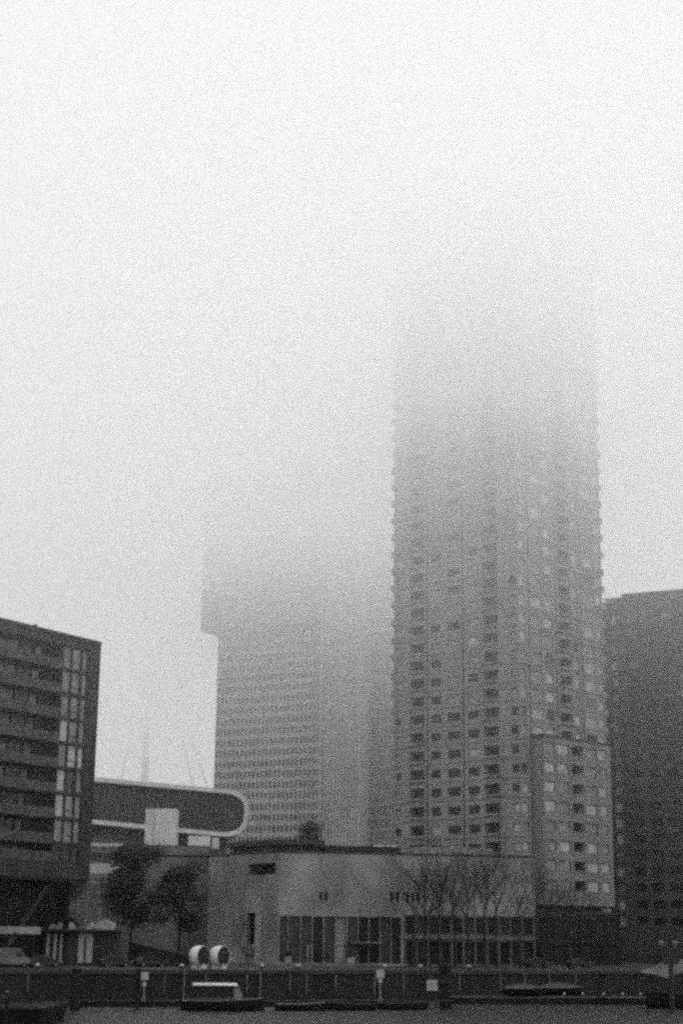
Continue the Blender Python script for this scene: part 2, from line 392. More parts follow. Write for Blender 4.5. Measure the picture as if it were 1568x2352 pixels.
mb.quad(f2.P(f2.L, GZ), f2.P(f2.L, GZ, 22), f2.P(f2.L, zhi, 22), f2.P(f2.L, zhi)); mb.quad(f1.P(0, GZ, 22), f1.P(0, GZ), f1.P(0, zlo), f1.P(0, zlo, 22))
mb.quad(f2.P(0, zlo, 22), f2.P(0, zlo), f2.P(0, zhi), f2.P(0, zhi, 22)); mb.quad(f2.P(f2.L, GZ, 22), f1.P(0, GZ, 22), f1.P(0, zlo, 22), f2.P(f2.L, zhi, 22))
mb.build('wall', 'brick_black', dark)
mb = MB(); f2.slab(mb, 0, f2.L+.2, zhi, zhi+.5, -.25, 22); f1.slab(mb, -.2, f1.L-.003, zlo, zlo+.4, -.25, 22); mb.build('roof', 'roofing', dark)
mb = MB(); f1.slab(mb, .5, f1.L, zhi-.1, zhi+.1, 1.0, 5)
for i in range(4): f1.slab(mb, .7+i*1.1, .8+i*1.1, zlo+.4, zhi-.1, 1.1, 1.2)
mb.build('roof_canopy', 'grey_metal', dark); WD.finish()

# ------------------------------------------------------------------ far pale office towers
def office(name, label, xa, ya, xb, yb, zbase, ztop, bay, fh, wm, cap, hole_w=.6, hole_h=.6, ref=1700, deep=26, glass='office_glass', side=None):
    pa, pb = ray(xa, ref)[0]*ya, ray(xb, ref)[0]*yb
    fo = Face((pa, ya), (pb, yb)); T = thing(name, label, 'office tower', (pa, ya, GZ)); Wo = Windows(T, cap, 'grey_metal')
    n = max(1, int(round(fo.L/bay))); b = fo.L/n; H = []; k = 0
    z = zbase + 1.0
    while z + fh < ztop:
        for i in range(n):
            u0 = b*i + b*(1-hole_w)/2; u1 = u0 + b*hole_w; z0 = z + fh*(1-hole_h)*.6; z1 = z0 + fh*hole_h
            H.append((u0, u1, z0, z1, .3)); Wo.add(abs(z-38) + random.random()*.1, fo, u0, u1, z0, z1, .28, random.choice((glass, glass, glass, 'glass_dark')))
        z += fh
    mb = MB(); fo.wall(mb, zbase, ztop, H)
    q = [fo.P(0, 0), fo.P(fo.L, 0), fo.P(fo.L, 0, deep), fo.P(0, 0, deep)]
    box_building_shell(mb, q, zbase, ztop, skip=(0,)); mb.build('wall', wm, T); roof_mb(q, ztop, .5).build('roof', 'roofing', T)
    Wo.finish(); return T, fo
T1, fo1 = office('gridded_office_tower', 'hazy gridded office tower with a wider box jutting out near its top', 494, 436, 736, 421, GZ, 92, 1.3, 2.85, 'office_grey', 100)
# the wide box on top of it
pa = ray(461, 1440)[0]*434; zb = zat(470, 1447, 434)
fb = Face((pa, 434), (ray(748, 1440)[0]*417, 417)); mb = MB(); H = []
fb.wall(mb, zb, 132, []); q = [fb.P(0, 0), fb.P(fb.L, 0), fb.P(fb.L, 0, 30), fb.P(0, 0, 30)]
box_building_shell(mb, q, zb, 132, skip=(0,)); mb.prism([Vector((p.x, p.y, zb-.3)) for p in q], (0, 0, .3)); mb.build('upper_box', 'stucco_dark', T1)
# ribbed neighbour
def ribbed(name, label, xa, ya, xb, yb, wm, pitch, ztop, deep, gm):
    fo = Face((ray(xa, 1700)[0]*ya, ya), (ray(xb, 1700)[0]*yb, yb)); T = thing(name, label, 'office tower', (fo.A.x, fo.A.y, GZ))
    mb = MB(); n = int(fo.L/pitch)
    q = [fo.P(0, 0), fo.P(fo.L, 0), fo.P(fo.L, 0, deep), fo.P(0, 0, deep)]
    box_building_shell(mb, q, GZ, ztop); 
    mb.build('curtain_wall', gm, T)
    r = MB()
    for i in range(n+1):
        u = min(i*fo.L/n, fo.L-.2); fo.slab(r, u, u+.34, GZ, ztop, -.45, .003)
    r.build('facade_ribs', wm, T)
    s = MB(); z = GZ+4
    while z < ztop-1: fo.slab(s, .02, fo.L-.02, z, z+.9, -.1, .002); z += 3.3
    s.build('floor_bands', wm, T)
    if wm == 'office_pale': cf = MB(); fo.slab(cf, -.5, .36, GZ, ztop, -.9, -.46); cf.build('corner_fin', 'offwhite', T)
    roof_mb(q, ztop, .5).build('roof', 'roofing', T); return T
ribbed('ribbed_office_tower', 'pale ribbed office tower right beside the gridded one', 738, 418, 824, 415, 'office_pale', .8, 131, 30, 'office_grey')
ribbed('grey_ribbed_tower', 'greyer ribbed office tower squeezed against the tallest tower', 825, 426, 960, 420, 'office_grey', .8, 131, 30, 'office_glass')

# ------------------------------------------------------------------ left apartment building
Lr = ray(219, 1750)[0]*225.0; YR = 225.0
Ll = ray(-6, 1750)[0]*208.5; YL = 208.5
dirl = (Vector((Lr, YR)) - Vector((Ll, YL))).normalized(); Lend = Vector((Lr, YR)) - dirl*34
fL = Face(Lend, (Lr, YR)); UR = fL.L
def lu(x, y=1600): return fL.px(x, y)
zt = zat(231, 1482, YR); zs = zat(208, 2022, YR)
left = thing('apartment_building', 'dark apartment building at left edge with balconies and a glazed strip by its corner', 'apartment building', (Lr, YR, GZ))
lines = [zat(200, s/1.5944, fL.depth(lu(200, s/1.5944))) for s in (2377, 2458, 2549, 2640, 2734, 2825, 2916, 3007, 3096)]
lines = [lines[0] + (lines[-1]-lines[0])*i/8 for i in range(9)]
H = []; WL = Windows(left)
gu = [(lu(142), lu(161)), (lu(163.5), lu(183)), (lu(186), lu(199))]
lo_r = lu(141) - .12
for i in range(9):
    z1 = lines[i] - .28; z0 = (lines[i+1] if i < 8 else lines[8]-2.4) + .1
    for j, (a, b) in enumerate(gu):
        H.append((a, b, z0, z1, .25))
        r = random.random(); m = 'office_glass' if r < .12 else ('grey_pane' if r < .85 else 'curtain')
        if i >= 7: m = 'office_glass' if i == 8 else 'grey_pane'
        WL.add(0, fL, a, b, z0, z1, .22, m, 0, z0 + .9 if j == 1 else None)
    # balcony recess
    H.append((.6, lo_r, z0, z1, 1.9))
mb = MB(); fL.wall(mb, zs, zt, H)
fe = Face((Lr, YR), (Lr + 9, YR + 16)); fback = 18
q = [fL.P(0, 0), fL.P(fL.L, 0), fL.P(fL.L, 0, fback), fL.P(0, 0, fback)]
box_building_shell(mb, q, zs, zt, skip=(0,)); mb.build('wall', 'brick_dark', left)
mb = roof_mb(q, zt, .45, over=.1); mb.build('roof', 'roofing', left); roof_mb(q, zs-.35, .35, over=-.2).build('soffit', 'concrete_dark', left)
mb = MB(); c = fL.P(lu(118, 1450), zt+.45, 3); mb.tube(c, c+Vector((0, 0, .9)), .22); mb.tube(c+Vector((0,0,.9)), c+Vector((0,0,1.0)), .32); mb.build('roof_vent', 'dark_metal', left)
mb = MB(); fL.slab(mb, 0, lu(28, 1440), zt+.45, zt+2.0, 3, 9); mb.build('roof_hut', 'brick_dark', left)
for i in range(9):
    z1 = lines[i]-.28; z0 = (lines[i+1] if i < 8 else lines[8]-2.4) + .1
    p = MB(); fL.slab(p, .6, lo_r, z0, z0+1.05, -.05, .05); fL.slab(p, .6, lo_r, z0-.25, z0, -.06, 0.0); bal = p.build('balcony', 'balustrade', left)
    pn = MB(); fL.pane(pn, .6, lo_r, z0, z1, 1.86); pn.build('back_wall', 'brick_dark', bal)
    # windows in the back of each balcony
    for (xa, xb, m) in ((2, 58, 'grey_pane'), (62, 92, 'office_glass'), (97, 112, 'curtain' if i < 3 else 'grey_pane'), (116, 132, 'glass_dark')):
        sh = -i*3.2
        a, b = lu(xa+sh), lu(xb+sh); a = max(a, .8); 
        if b > lo_r-.3: b = lo_r-.3
        if b-a < .4: continue
        WL.add(1, fL, a, b, z0+.05, z1-.25, 1.8, m, 1)
    a = .8
    while a < lu(0)-3.2: WL.add(2, fL, a, a+2.6, z0+.05, z1-.25, 1.8, random.choice(('grey_pane', 'glass_dark')), 1); a += 3.4
WL.finish()
# lower part: recessed dark lobby, slanting column
lob = [fL.P(1, 0, 4.5), fL.P(fL.L-1.2, 0, 4.5), fL.P(fL.L-1.2, 0, 17), fL.P(1, 0, 17)]
mb = MB(); box_building_shell(mb, lob, GZ, zs-.35); mb.build('lobby', 'glass_dark', left)
def strut(px0, py0, px1, py1, d):
    u0, u1 = fL.px(px0, py0), fL.px(px1, py1); mb = MB(); mb.tube(fL.P(u0, GZ, d), fL.P(u1, zs-.35, d), .34, .34, 10); mb.build('strut', 'concrete_dark', left)
strut(-2, 2200, 128, 2022, .8); strut(-6, 2200, -130, 2022, .8)
mb = MB(); mb.tube(fL.P(fL.L-2.0, GZ, 2), fL.P(fL.L-2.0, zs-.35, 2), .4, .4, 10); mb.build('column', 'concrete_dark', left)

# ------------------------------------------------------------------ theatre hall in the middle
YH = 246.0
hall = thing('theatre_hall', 'low pale rendered hall with a tall glazed front below the towers', 'hall', at(760, 2215, YH).to_tuple()[:2] + (GZ,))
ha, hm, hb = at(478, 2050, 263), at(640, 2050, YH), at(1228, 2050, YH+8)
f0, f3 = Face(ha, hm), Face(hm, hb)
zr = zat(900, 1966, YH+4); zroofL = zat(640, 1944, YH)
zg = zat(760, 2106, YH+2)                     # head of the tall glazing
H0, H = [], []; WH = Windows(hall)
def hu(x, y=2150): return f3.px(x, y)
mull = [641, 661, 690, 717, 743, 770, 796, 822, 847, 873, 898, 922]
ztr = zat(760, 2173, YH+2)
for a, b in zip(mull[:-1], mull[1:]):
    u0, u1 = hu(a)+.07, hu(b)-.07; H.append((u0, u1, GZ+.35, zg, .5))
    m = random.choice(('office_glass', 'office_glass', 'glass', 'grey_pane')) if a not in (822, 847) else 'glass_dark'; WH.add(0, f3, u0, u1, GZ+.35, zg, .47, m, 0, ztr)
for (a, b) in ((733, 740), (745, 753)):
    H.append((hu(a, 2060), hu(b, 2060), zat(742, 2070, YH+2), zat(742, 2051, YH+2), .35)); WH.add(1, f3, hu(a, 2060), hu(b, 2060), zat(742, 2070, YH+2), zat(742, 2051, YH+2), .33, 'glass_dark')
for a in (895, 908, 932, 944, 956): 
    H.append((hu(a, 2060), hu(a+8, 2060), zat(910, 2072, YH+3), zat(910, 2050, YH+3), .35)); WH.add(1, f3, hu(a, 2060), hu(a+8, 2060), zat(910, 2072, YH+3), zat(910, 2050, YH+3), .33, 'glass')
zw0, zw1 = zat(1050, 2146, YH+5), zat(1050, 2108, YH+5)
for a in range(932, 1215, 27):
    H.append((hu(a), hu(a+21), zw0, zw1, .4)); WH.add(2, f3, hu(a), hu(a+21), zw0, zw1, .37, random.choice(('glass', 'office_glass', 'glass_dark')), 1, (zw0+zw1)/2)
    H.append((hu(a), hu(a+22), GZ+.3, zat(1050, 2164, YH+5), .6)); WH.add(3, f3, hu(a), hu(a+22), GZ+.3, zat(1050, 2164, YH+5), .56, random.choice(('glass_dark', 'glass')), 1)
ucut = hu(926); zcut = zw1 + .3
HU = [h for h in H if h[2] >= zg]; HLf = [h for h in H if h[1] <= ucut and h[3] <= zg+.01]; HRt = [h for h in H if h[0] >= ucut and h[3] <= zcut]
fA = Face(hm, f3.P(ucut, 0)); fB = Face(f3.P(ucut, 0), hb); sh = lambda h: (h[0]-ucut, h[1]-ucut) + tuple(h[2:])
mb = MB(); fA.wall(mb, GZ, zr, HLf + [h for h in HU if h[1] <= ucut]); fB.wall(mb, zcut, zr, [sh(h) for h in HU if h[0] >= ucut])
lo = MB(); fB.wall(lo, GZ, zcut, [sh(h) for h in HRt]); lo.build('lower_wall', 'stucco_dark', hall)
bd = MB(); fB.slab(bd, .05, fB.L-.02, zat(1050, 2158, YH+5), zat(1050, 2151, YH+5), -.12, -.003); bd.build('string_course', 'concrete', hall)
# dark opening high on the left part of the wall
uo0, uo1 = f0.px(570, 2000), f0.px(632, 2000); zo0, zo1 = zat(600, 2010, 250), zat(600, 1984, 250)
H0.append((uo0, uo1, zo0, zo1, 1.6))
us0, us1 = f0.px(566, 2140), f0.px(586, 2140); H0.append((us0, us1, zat(575, 2170, 252), zat(575, 2098, 252), .8)); WH.add(0, f0, us0, us1, zat(575, 2170, 252), zat(575, 2098, 252), .75, 'glass_dark')
mb.build('wall', 'stucco', hall)
mb = MB(); f0.wall(mb, GZ, zr, H0); mb.build('curved_wall', 'stucco', hall)
mb = MB(); mb.quad((hb.x, hb.y, GZ), (hb.x+1, hb.y+22, GZ), (hb.x+1, hb.y+22, zr), (hb.x, hb.y, zr)); mb.build('side_wall', 'stucco', hall)
mb = MB(); mb.quad((ha.x-2, ha.y+18, GZ), (ha.x, ha.y, GZ), (ha.x, ha.y, zr), (ha.x-2, ha.y+18, zr)); mb.build('side_wall', 'stucco', hall)
mb = MB(); f0.pane(mb, uo0, uo1, zo0, zo1, 1.55); mb.build('vent_opening', 'slot', hall)
mb = MB(); f0.slab(mb, f0.px(590, 2150), f0.px(600, 2150), GZ, zg, -.4, -.003); mb.build('pilaster', 'offwhite', hall)
mb = MB(); f0.slab(mb, f0.px(562, 2190), f0.px(588, 2190), GZ+1.4, zat(575, 2172, 252), -.5, -.004); mb.build('sign_box', 'concrete', hall)
q = [(ha.x, ha.y), (hm.x, hm.y), (hb.x, hb.y), (hb.x+1, hb.y+22), (ha.x-2, ha.y+18)]
mb = MB(); mb.prism([Vector((p[0], p[1], zr)) for p in q], (0, 0, .4)); mb.build('roof', 'roofing', hall)
# upper roof storey on the left with a dark overhanging fascia
ux0, ux1 = f0.px(515, 1945), f3.px(738, 1945)
r0, r1, r2 = f0.P(ux0, 0, 1.5), f3.P(0, 0, 1.5), f3.P(ux1, 0, 1.5)
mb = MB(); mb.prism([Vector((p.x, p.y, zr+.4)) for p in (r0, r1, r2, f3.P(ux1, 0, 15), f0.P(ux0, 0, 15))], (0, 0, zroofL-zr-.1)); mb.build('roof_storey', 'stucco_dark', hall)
o0, o1, o2 = f0.P(ux0-.6, 0, -.3), f3.P(0, 0, -.5), f3.P(ux1+.5, 0, -.3)
mb = MB(); mb.prism([Vector((p.x, p.y, zroofL+.3)) for p in (o0, o1, o2, f3.P(ux1+.5, 0, 16), f0.P(ux0-.6, 0, 16))], (0, 0, .75)); mb.build('roof_slab', 'roofing', hall)
# dark roof band right of it with one bright skylight edge
mb = MB(); f3.slab(mb, ux1+.6, f3.px(918, 1960), zr+.4, zr+1.3, .4, 9); mb.build('roof_band', 'concrete_dark', hall)
mb = MB(); f3.slab(mb, f3.px(862, 1960), f3.px(913, 1960), zr+1.3, zr+1.48, .2, 1.2); mb.build('skylight_edge', 'white', hall)
mb = MB(); f3.slab(mb, f3.px(960, 1960), f3.px(1140, 1960), zr+.4, zr+1.5, 2, 9); mb.build('roof_parapet', 'stucco', hall)
# canopy over the entrance, door, terrace kerb
zc1 = zat(836, 2168, YH+2); mb = MB(); f3.slab(mb, hu(800), hu(874), zc1, zc1+.25, -1.6, -.003); mb.build('canopy', 'concrete', hall)
mb = MB(); a, b = hu(706), hu(718); f3.slab(mb, a, a+.12, GZ, GZ+2.7, -.1, -.004); f3.slab(mb, b-.12, b, GZ, GZ+2.7, -.1, -.004); f3.slab(mb, a, b, GZ+2.7, GZ+2.85, -.1, -.004); mb.build('door_frame', 'offwhite', hall)
WH.finish()
ter = MB(); f3.slab(ter, hu(650), hu(802), GZ+.004, GZ+.42, -4.2, -3.7); tag(ter.build('terrace_kerb', 'concrete'), 'low pale terrace kerb along the foot of the glazed front', 'kerb')
for i, (x, wd, lab) in enumerate(((654, .9, 'left pale planter at the end of the terrace kerb before the glazing'), (796, 1.2, 'wider pale planter beside the dark entrance of the hall'), (740, .7, 'small grey planter midway along the terrace kerb'))):
    p = f3.P(hu(x), GZ, -3.3); T = thing('planter', lab, 'planter', (p.x, p.y, GZ), 'planters on the hall terrace')
    mb = MB(); h = 1.3 if i < 2 else .9
    mb.hexa([p+Vector((-wd*.42, -wd*.42, .01)), p+Vector((wd*.42, -wd*.42, .01)), p+Vector((wd*.42, wd*.42, .01)), p+Vector((-wd*.42, wd*.42, .01)), p+Vector((-wd*.5, -wd*.5, h)), p+Vector((wd*.5, -wd*.5, h)), p+Vector((wd*.5, wd*.5, h)), p+Vector((-wd*.5, wd*.5, h))])
    mb.build('pot', 'offwhite' if i < 2 else 'concrete', T)
    mb = MB()
    for k in range(60):
        c = p + Vector((random.gauss(0, wd*.28), random.gauss(0, wd*.28), h+abs(random.gauss(0, .35)))); d = Vector((random.uniform(-1, 1), random.uniform(-1, 1), random.uniform(-1, 1)))*.14; e = d.orthogonal()
        mb.quad(c-d-e, c+d-e, c+d+e, c-d+e)
    mb.build('foliage', 'leaf', T)

# left wing behind the trees
YW = 262.0; wa, wb = at(230, 2050, YW), at(478, 2050, YW+1.2); zw = zat(400, 1944, YW)
wing = thing('theatre_wing', 'grey rendered wing behind the leafy trees with a shadow gap below its roof', 'building', (wa.x, wa.y, GZ))
fw = Face(wa, (wb.x-.05, wb.y)); zgap = zat(400, 1966, YW); mb = MB(); fw.wall(mb, GZ, zgap-.2, []); fw.wall(mb, zgap+.15, zw, [])
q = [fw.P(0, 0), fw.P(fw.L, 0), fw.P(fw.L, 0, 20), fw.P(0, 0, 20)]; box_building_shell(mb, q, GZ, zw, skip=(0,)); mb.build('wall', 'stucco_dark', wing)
mb = MB(); fw.slab(mb, 0, fw.L, zgap-.2, zgap+.15, .2, .5); mb.build('shadow_gap', 'slot', wing); roof_mb(q, zw, .15).build('roof', 'roofing', wing)
p0, p1 = at(333, 1900, 272), at(403, 1900, 272); T = thing('lift_tower', 'plain white box standing on the wing roof before the rounded facade', 'roof box', ((p0.x+p1.x)/2, 272, zw+.15))
fx = Face(p0, p1); mb = MB(); zx = zat(368, 1858, 272); fx.slab(mb, 0, fx.L, zw+.15, zx, 0, 5); mb.build('box', 'white', T)
mb = MB(); fx.slab(mb, fx.L*.28, fx.L*.285+.05, zw+.2, zx-.05, -.02, -.002); mb.build('panel_joint', 'grey_metal', T)
p0, p1 = at(432, 1935, 270), at(500, 1938, 270); fx = Face(p0, p1); z0 = zw+.15; zx = zat(465, 1921, 270)
T = thing('roof_cabin', 'low white cabin with a dark post on the wing roof under the rounded facade', 'roof box', (p0.x, 270, z0))
mb = MB(); fx.slab(mb, 0, fx.L*.74, z0, zx, 0, 3); mb.build('box', 'white', T); mb = MB(); fx.slab(mb, fx.L*.80, fx.L, z0, zx-.2, .3, 3); mb.build('side_box', 'white', T)
mb = MB(); fx.slab(mb, fx.L*.75, fx.L*.79, z0, zx+.1, .1, .4); mb.build('post', 'dark_metal', T)

# ------------------------------------------------------------------ rounded dark facade with white frame
YN = 312.0
lux = thing('rounded_theatre', 'dark ribbed facade with a rounded white rim between the left building and pale towers', 'theatre', at(400, 1900, YN).to_tuple())
tl_, tr_, bl_, br_ = at(120, 1777, YN), at(500, 1812, YN), at(120, 1884, YN), at(508, 1921, YN)
xr = at(571, 1870, YN)
def stadium(inset, n=16):
    """outline in the facade plane: long tilted slab with a rounded right end"""
    up = (tl_-bl_).normalized(); dn = -up; rt = (tr_-tl_).normalized(); H = ((tr_-br_).length) - 2*inset
    c = (tr_+br_)/2; R = H/2; pts = [tl_ + dn*inset, ]
    top = c + Vector((-rt.z, 0, rt.x))*R; bot = c - Vector((-rt.z, 0, rt.x))*R
    ext = (xr-c).length - inset; upv = Vector((-rt.z, 0, rt.x)); kx = ext/R
    for i in range(n+1):
        th = math.pi/2 - math.pi*i/n
        # squarer than a circle, like the photo
        cx, sy = math.cos(th), math.sin(th); e = .72
        pts.append(c + rt*(abs(cx)**e)*ext + upv*(math.copysign(abs(sy)**e, sy))*R)
    pts.append(bl_ + up*inset); return pts
outer, inner = stadium(0), stadium(.82)
mb = MB(); mb.prism([p+Vector((0, .8, 0)) for p in inner], (-2.6, 20, 0)); mb.build('facade', 'cladding', lux)
mb = MB(); n = len(outer)
for i in range(n-1):
    a, b, c, d = outer[i], outer[i+1], inner[i+1], inner[i]; D = Vector((-2.6, 21, 0))
    mb.quad(a, b, c, d); mb.quad(a, a+D, b+D, b); mb.quad(d, c, c+D, d+D)
mb.build('rim', 'white', lux)
mb = MB(); k = 0
rt = (tr_-tl_).normalized(); up = Vector((-rt.z, 0, rt.x))
for s in range(1, 40):
    base = bl_ + rt*(s*.95) + up*1.3
    if (base-bl_).length > (br_-bl_).length-.3: break
    mb.hexa([base+Vector((0, .70, 0)), base+rt*.12+Vector((0, .70, 0)), base+rt*.12+Vector((0, .79, 0)), base+Vector((0, .79, 0))] + [q+up*((tl_-bl_).length-2.5) for q in (base+Vector((0, .70, 0)), base+rt*.12+Vector((0, .70, 0)), base+rt*.12+Vector((0, .79, 0)), base+Vector((0, .79, 0)))])
mb.build('ribs', 'dark_metal', lux)
mb = MB(); a = at(120, 1960, YN+3); b = at(500, 1960, YN+3); fz = Face(a, b); mb.prism([Vector((bl_.x, YN+3, GZ)), Vector((br_.x, YN+3, GZ)), Vector((br_.x, YN+3, br_.z-.03)), Vector((bl_.x, YN+3, bl_.z-.03))], (0, 14, 0)); mb.build('base', 'stucco_dark', lux)

# white open stair and landings left of the wing
YS = 246.0; st = thing('stair_structure', 'white open landings on thin posts between the left building and the trees', 'stair', at(235, 2200, YS).to_tuple()[:2] + (GZ,))
fS = Face(at(190, 2000, YS), at(300, 2000, YS))
def su(x, y=1990): return fS.px(x, y)
for (x0, x1, y0, y1, m) in ((205, 275, 1937, 1945, 'white'), (205, 250, 1984, 2008, 'white'), (248, 270, 1991, 2008, 'white'), (205, 262, 2012, 2016, 'offwhite'), (200, 235, 2026, 2030, 'offwhite')):
    mb = MB(); fS.slab(mb, su(x0), su(x1), zat(235, y1, YS), zat(235, y0, YS), 0 if x0 != 248 else .02, 2.2); mb.build('landing', m, st)
for (x, y0) in ((232, 1945), (256, 1945), (201, 2030), (268, 2008)):
    mb = MB(); p = fS.P(su(x), GZ, 1.0); mb.tube(p, (p.x, p.y, zat(x, y0, YS+1)), .1, .1, 8); mb.build('post', 'offwhite', st)
mb = MB(); 
for y in (1952, 1957): fS.slab(mb, su(205), su(275), zat(235, y+1.2, YS), zat(235, y, YS), .02, .08)
mb.build('rail', 'offwhite', st)
mb = MB(); fS.slab(mb, su(206), su(262), zat(235, 1984, YS), zat(235, 1958, YS), 1.2, 2.0); mb.build('back_panel', 'concrete', st)

# ------------------------------------------------------------------ faint bridge pylon far behind
YB = 700.0; pb = at(333, 2100, YB); br = thing('bridge_pylon', 'very faint bridge pylon with stay cables in the fog above the rounded facade', 'bridge', (pb.x, YB, GZ))
mb = MB(); k0, k1 = at(322, 1980, YB), at(352, 1400, YB); top = Vector((k1.x-1, YB, 120))
mb.hexa([Vector((k0.x-1.8, YB-2, GZ)), Vector((k0.x+3.2, YB-2, GZ)), Vector((k0.x+3.2, YB+2, GZ)), Vector((k0.x-1.8, YB+2, GZ)), top+Vector((-.8, -1, 0)), top+Vector((.8, -1, 0)), top+Vector((.8, 1, 0)), top+Vector((-.8, 1, 0))])
mb.build('pylon', 'bridge', br)
for (xa, ya, xb, yb_) in ((408, 1640, 442, 1800), (440, 1700, 474, 1800), (300, 1700, 275, 1800)):
    mb = MB(); a, b = at(xa, ya, YB), at(xb, yb_, YB); d = (b-a).normalized(); b2 = a + d*((a.z-GZ-10)/max(.05, -d.z)); mb.tube(a - d*90, b2, .36, .36, 6); mb.build('cable', 'bridge', br)

# ------------------------------------------------------------------ trees
def branch(mb, p, d, L, r, depth, up=.25, spread=.55, tw=None, kids=(2, 3)):
    n = 3; q = p
    for i in range(n):
        d = (d + Vector((random.gauss(0, .10), random.gauss(0, .10), up*.25))).normalized(); e = q + d*L/n
        ra, rb = r*(1-.3*i/n), r*(1-.3*(i+1)/n); mb.tube(q, e, ra, rb, 5 if r < .08 else 7, False); q = e
        if depth > 0 and i >= 1:
            for _ in range(1 if i == 1 else random.randint(*kids)):
                a = d.orthogonal().normalized(); a.rotate(Matrix.Rotation(random.random()*6.28, 3, d)); nd = (d*(1-spread*.6) + a*spread + Vector((0, 0, up))).normalized()
                branch(tw or mb, q, nd, L*random.uniform(.55, .8), rb*.62, depth-1, up, spread, tw, kids)
    return q
def bare_tree(loc, h, label, seed, name='bare_tree'):
    random.seed(seed); T = thing(name, label, 'tree', loc, 'bare young trees before the hall'); loc = Vector(loc)
    tr, cr = MB(), MB(); th = h*.36; mid = loc + Vector((random.gauss(0, .15), 0, th)); tr.tube(loc, mid, .2, .15, 8)
    top = mid + Vector((random.gauss(0, .3), random.gauss(0, .3), h*.42)); tr.tube(mid, top, .15, .06, 7); tr.build('trunk', 'bark', T)
    for k in range(12):
        t = k/12; p = mid.lerp(top, t); a = random.random()*6.28; d = Vector((math.cos(a)*.6, math.sin(a)*.6, .75)).normalized()
        branch(cr, p, d, h*(.38-.17*t), .06, 4 if k % 4 == 0 else 3, .18, .5)
    branch(cr, top, Vector((0, 0, 1)), h*.2, .05, 3, .2, .5); cr.build('crown', 'bark', T); return T
def leafy_tree(loc, h, rx, label, seed, n=2600, name='leafy_tree', group='leafy trees at the left', low=.35, leaf=.26):
    random.seed(seed); T = thing(name, label, 'tree', loc, group); loc = Vector(loc)
    tr, cr = MB(), MB(); th = h*low; mid = loc + Vector((.15, 0, th)); tr.tube(loc, mid, .2, .15, 8); tr.tube(mid, mid+Vector((.1, 0, h*.3)), .15, .07, 7)
    clumps = []
    for k in range(22):
        a = random.random()*6.28; rr = rx*random.uniform(.1, 1.0); z = th + (h-th)*random.uniform(.02, .92); taper = 1-.55*max(0, (z-th)/(h-th)-.3)
        c = loc + Vector((math.cos(a)*rr*taper, math.sin(a)*rr*taper, z)); clumps.append((c, random.uniform(.22, .42)*rx)); tr.tube(mid + Vector((0, 0, random.random()*h*.25)), c, .06, .02, 5, False)
    tr.build('trunk', 'bark', T)
    for k in range(n):
        c, r = random.choice(clumps); d = Vector((random.gauss(0, 1), random.gauss(0, 1), random.gauss(0, .8))); p = c + d*r*.62
        e1 = Vector((random.uniform(-1, 1), random.uniform(-1, 1), random.uniform(-.7, .7))).normalized()*leaf*random.uniform(.5, 1.1); e2 = e1.orthogonal().normalized()*leaf*.6
        cr.quad(p-e1, p+e2, p+e1, p-e2)
    cr.build('crown', 'leaf', T); return T
def gp(x, Y): t = ray(x, 2200)[0]; return (t*Y, Y, GZ)
leafy_tree(gp(296, 236), 16.5, 4.2, 'very dark leafy tree nearest the left building', 11, 8000)
leafy_tree(gp(408, 234), 14.8, 3.9, 'dark leafy tree with a bare thin trunk left of the hall', 12, 6500, low=.34)
leafy_tree(gp(120, 232), 13.0, 4.5, 'dark tree hidden in shade below the left building', 13, 6500)
leafy_tree((f3.P(f3.px(738, 1930), 0, 9).x, f3.P(f3.px(738, 1930), 0, 9).y, zroofL+1.05), 3.6, 2.2, 'small dark bushy tree growing on the hall roof', 14, 1500, 'roof_tree', None, .12, .2)
for i, (x, Y, h, lab) in enumerate(((948, 238, 11.5, 'low bare tree right of the tall glazing'), (1008, 236, 15.0, 'tall bare tree over the dark mooring block'), (1078, 236, 13.6, 'bare tree with slim upright twigs in the middle of the row'), (1142, 237, 14.2, 'bare tree with a spreading top left of the hanging flats'), (1196, 238, 13.0, 'bare tree under the corner of the hanging flats'), (1250, 240, 9.8, 'shortest bare tree before the glazed base'), (976, 240, 12.6, 'slim bare tree close behind the low one beside the glazing'), (1046, 240, 12.2, 'slim bare tree just right of the dark mooring block'), (1112, 241, 13.2, 'slim bare tree left of the spreading bare tree'), (1312, 241, 10.5, 'low bare tree farthest right, under the right end of the hanging flats'))):
    bare_tree(gp(x, Y), h, lab, 31+i)
random.seed(5)

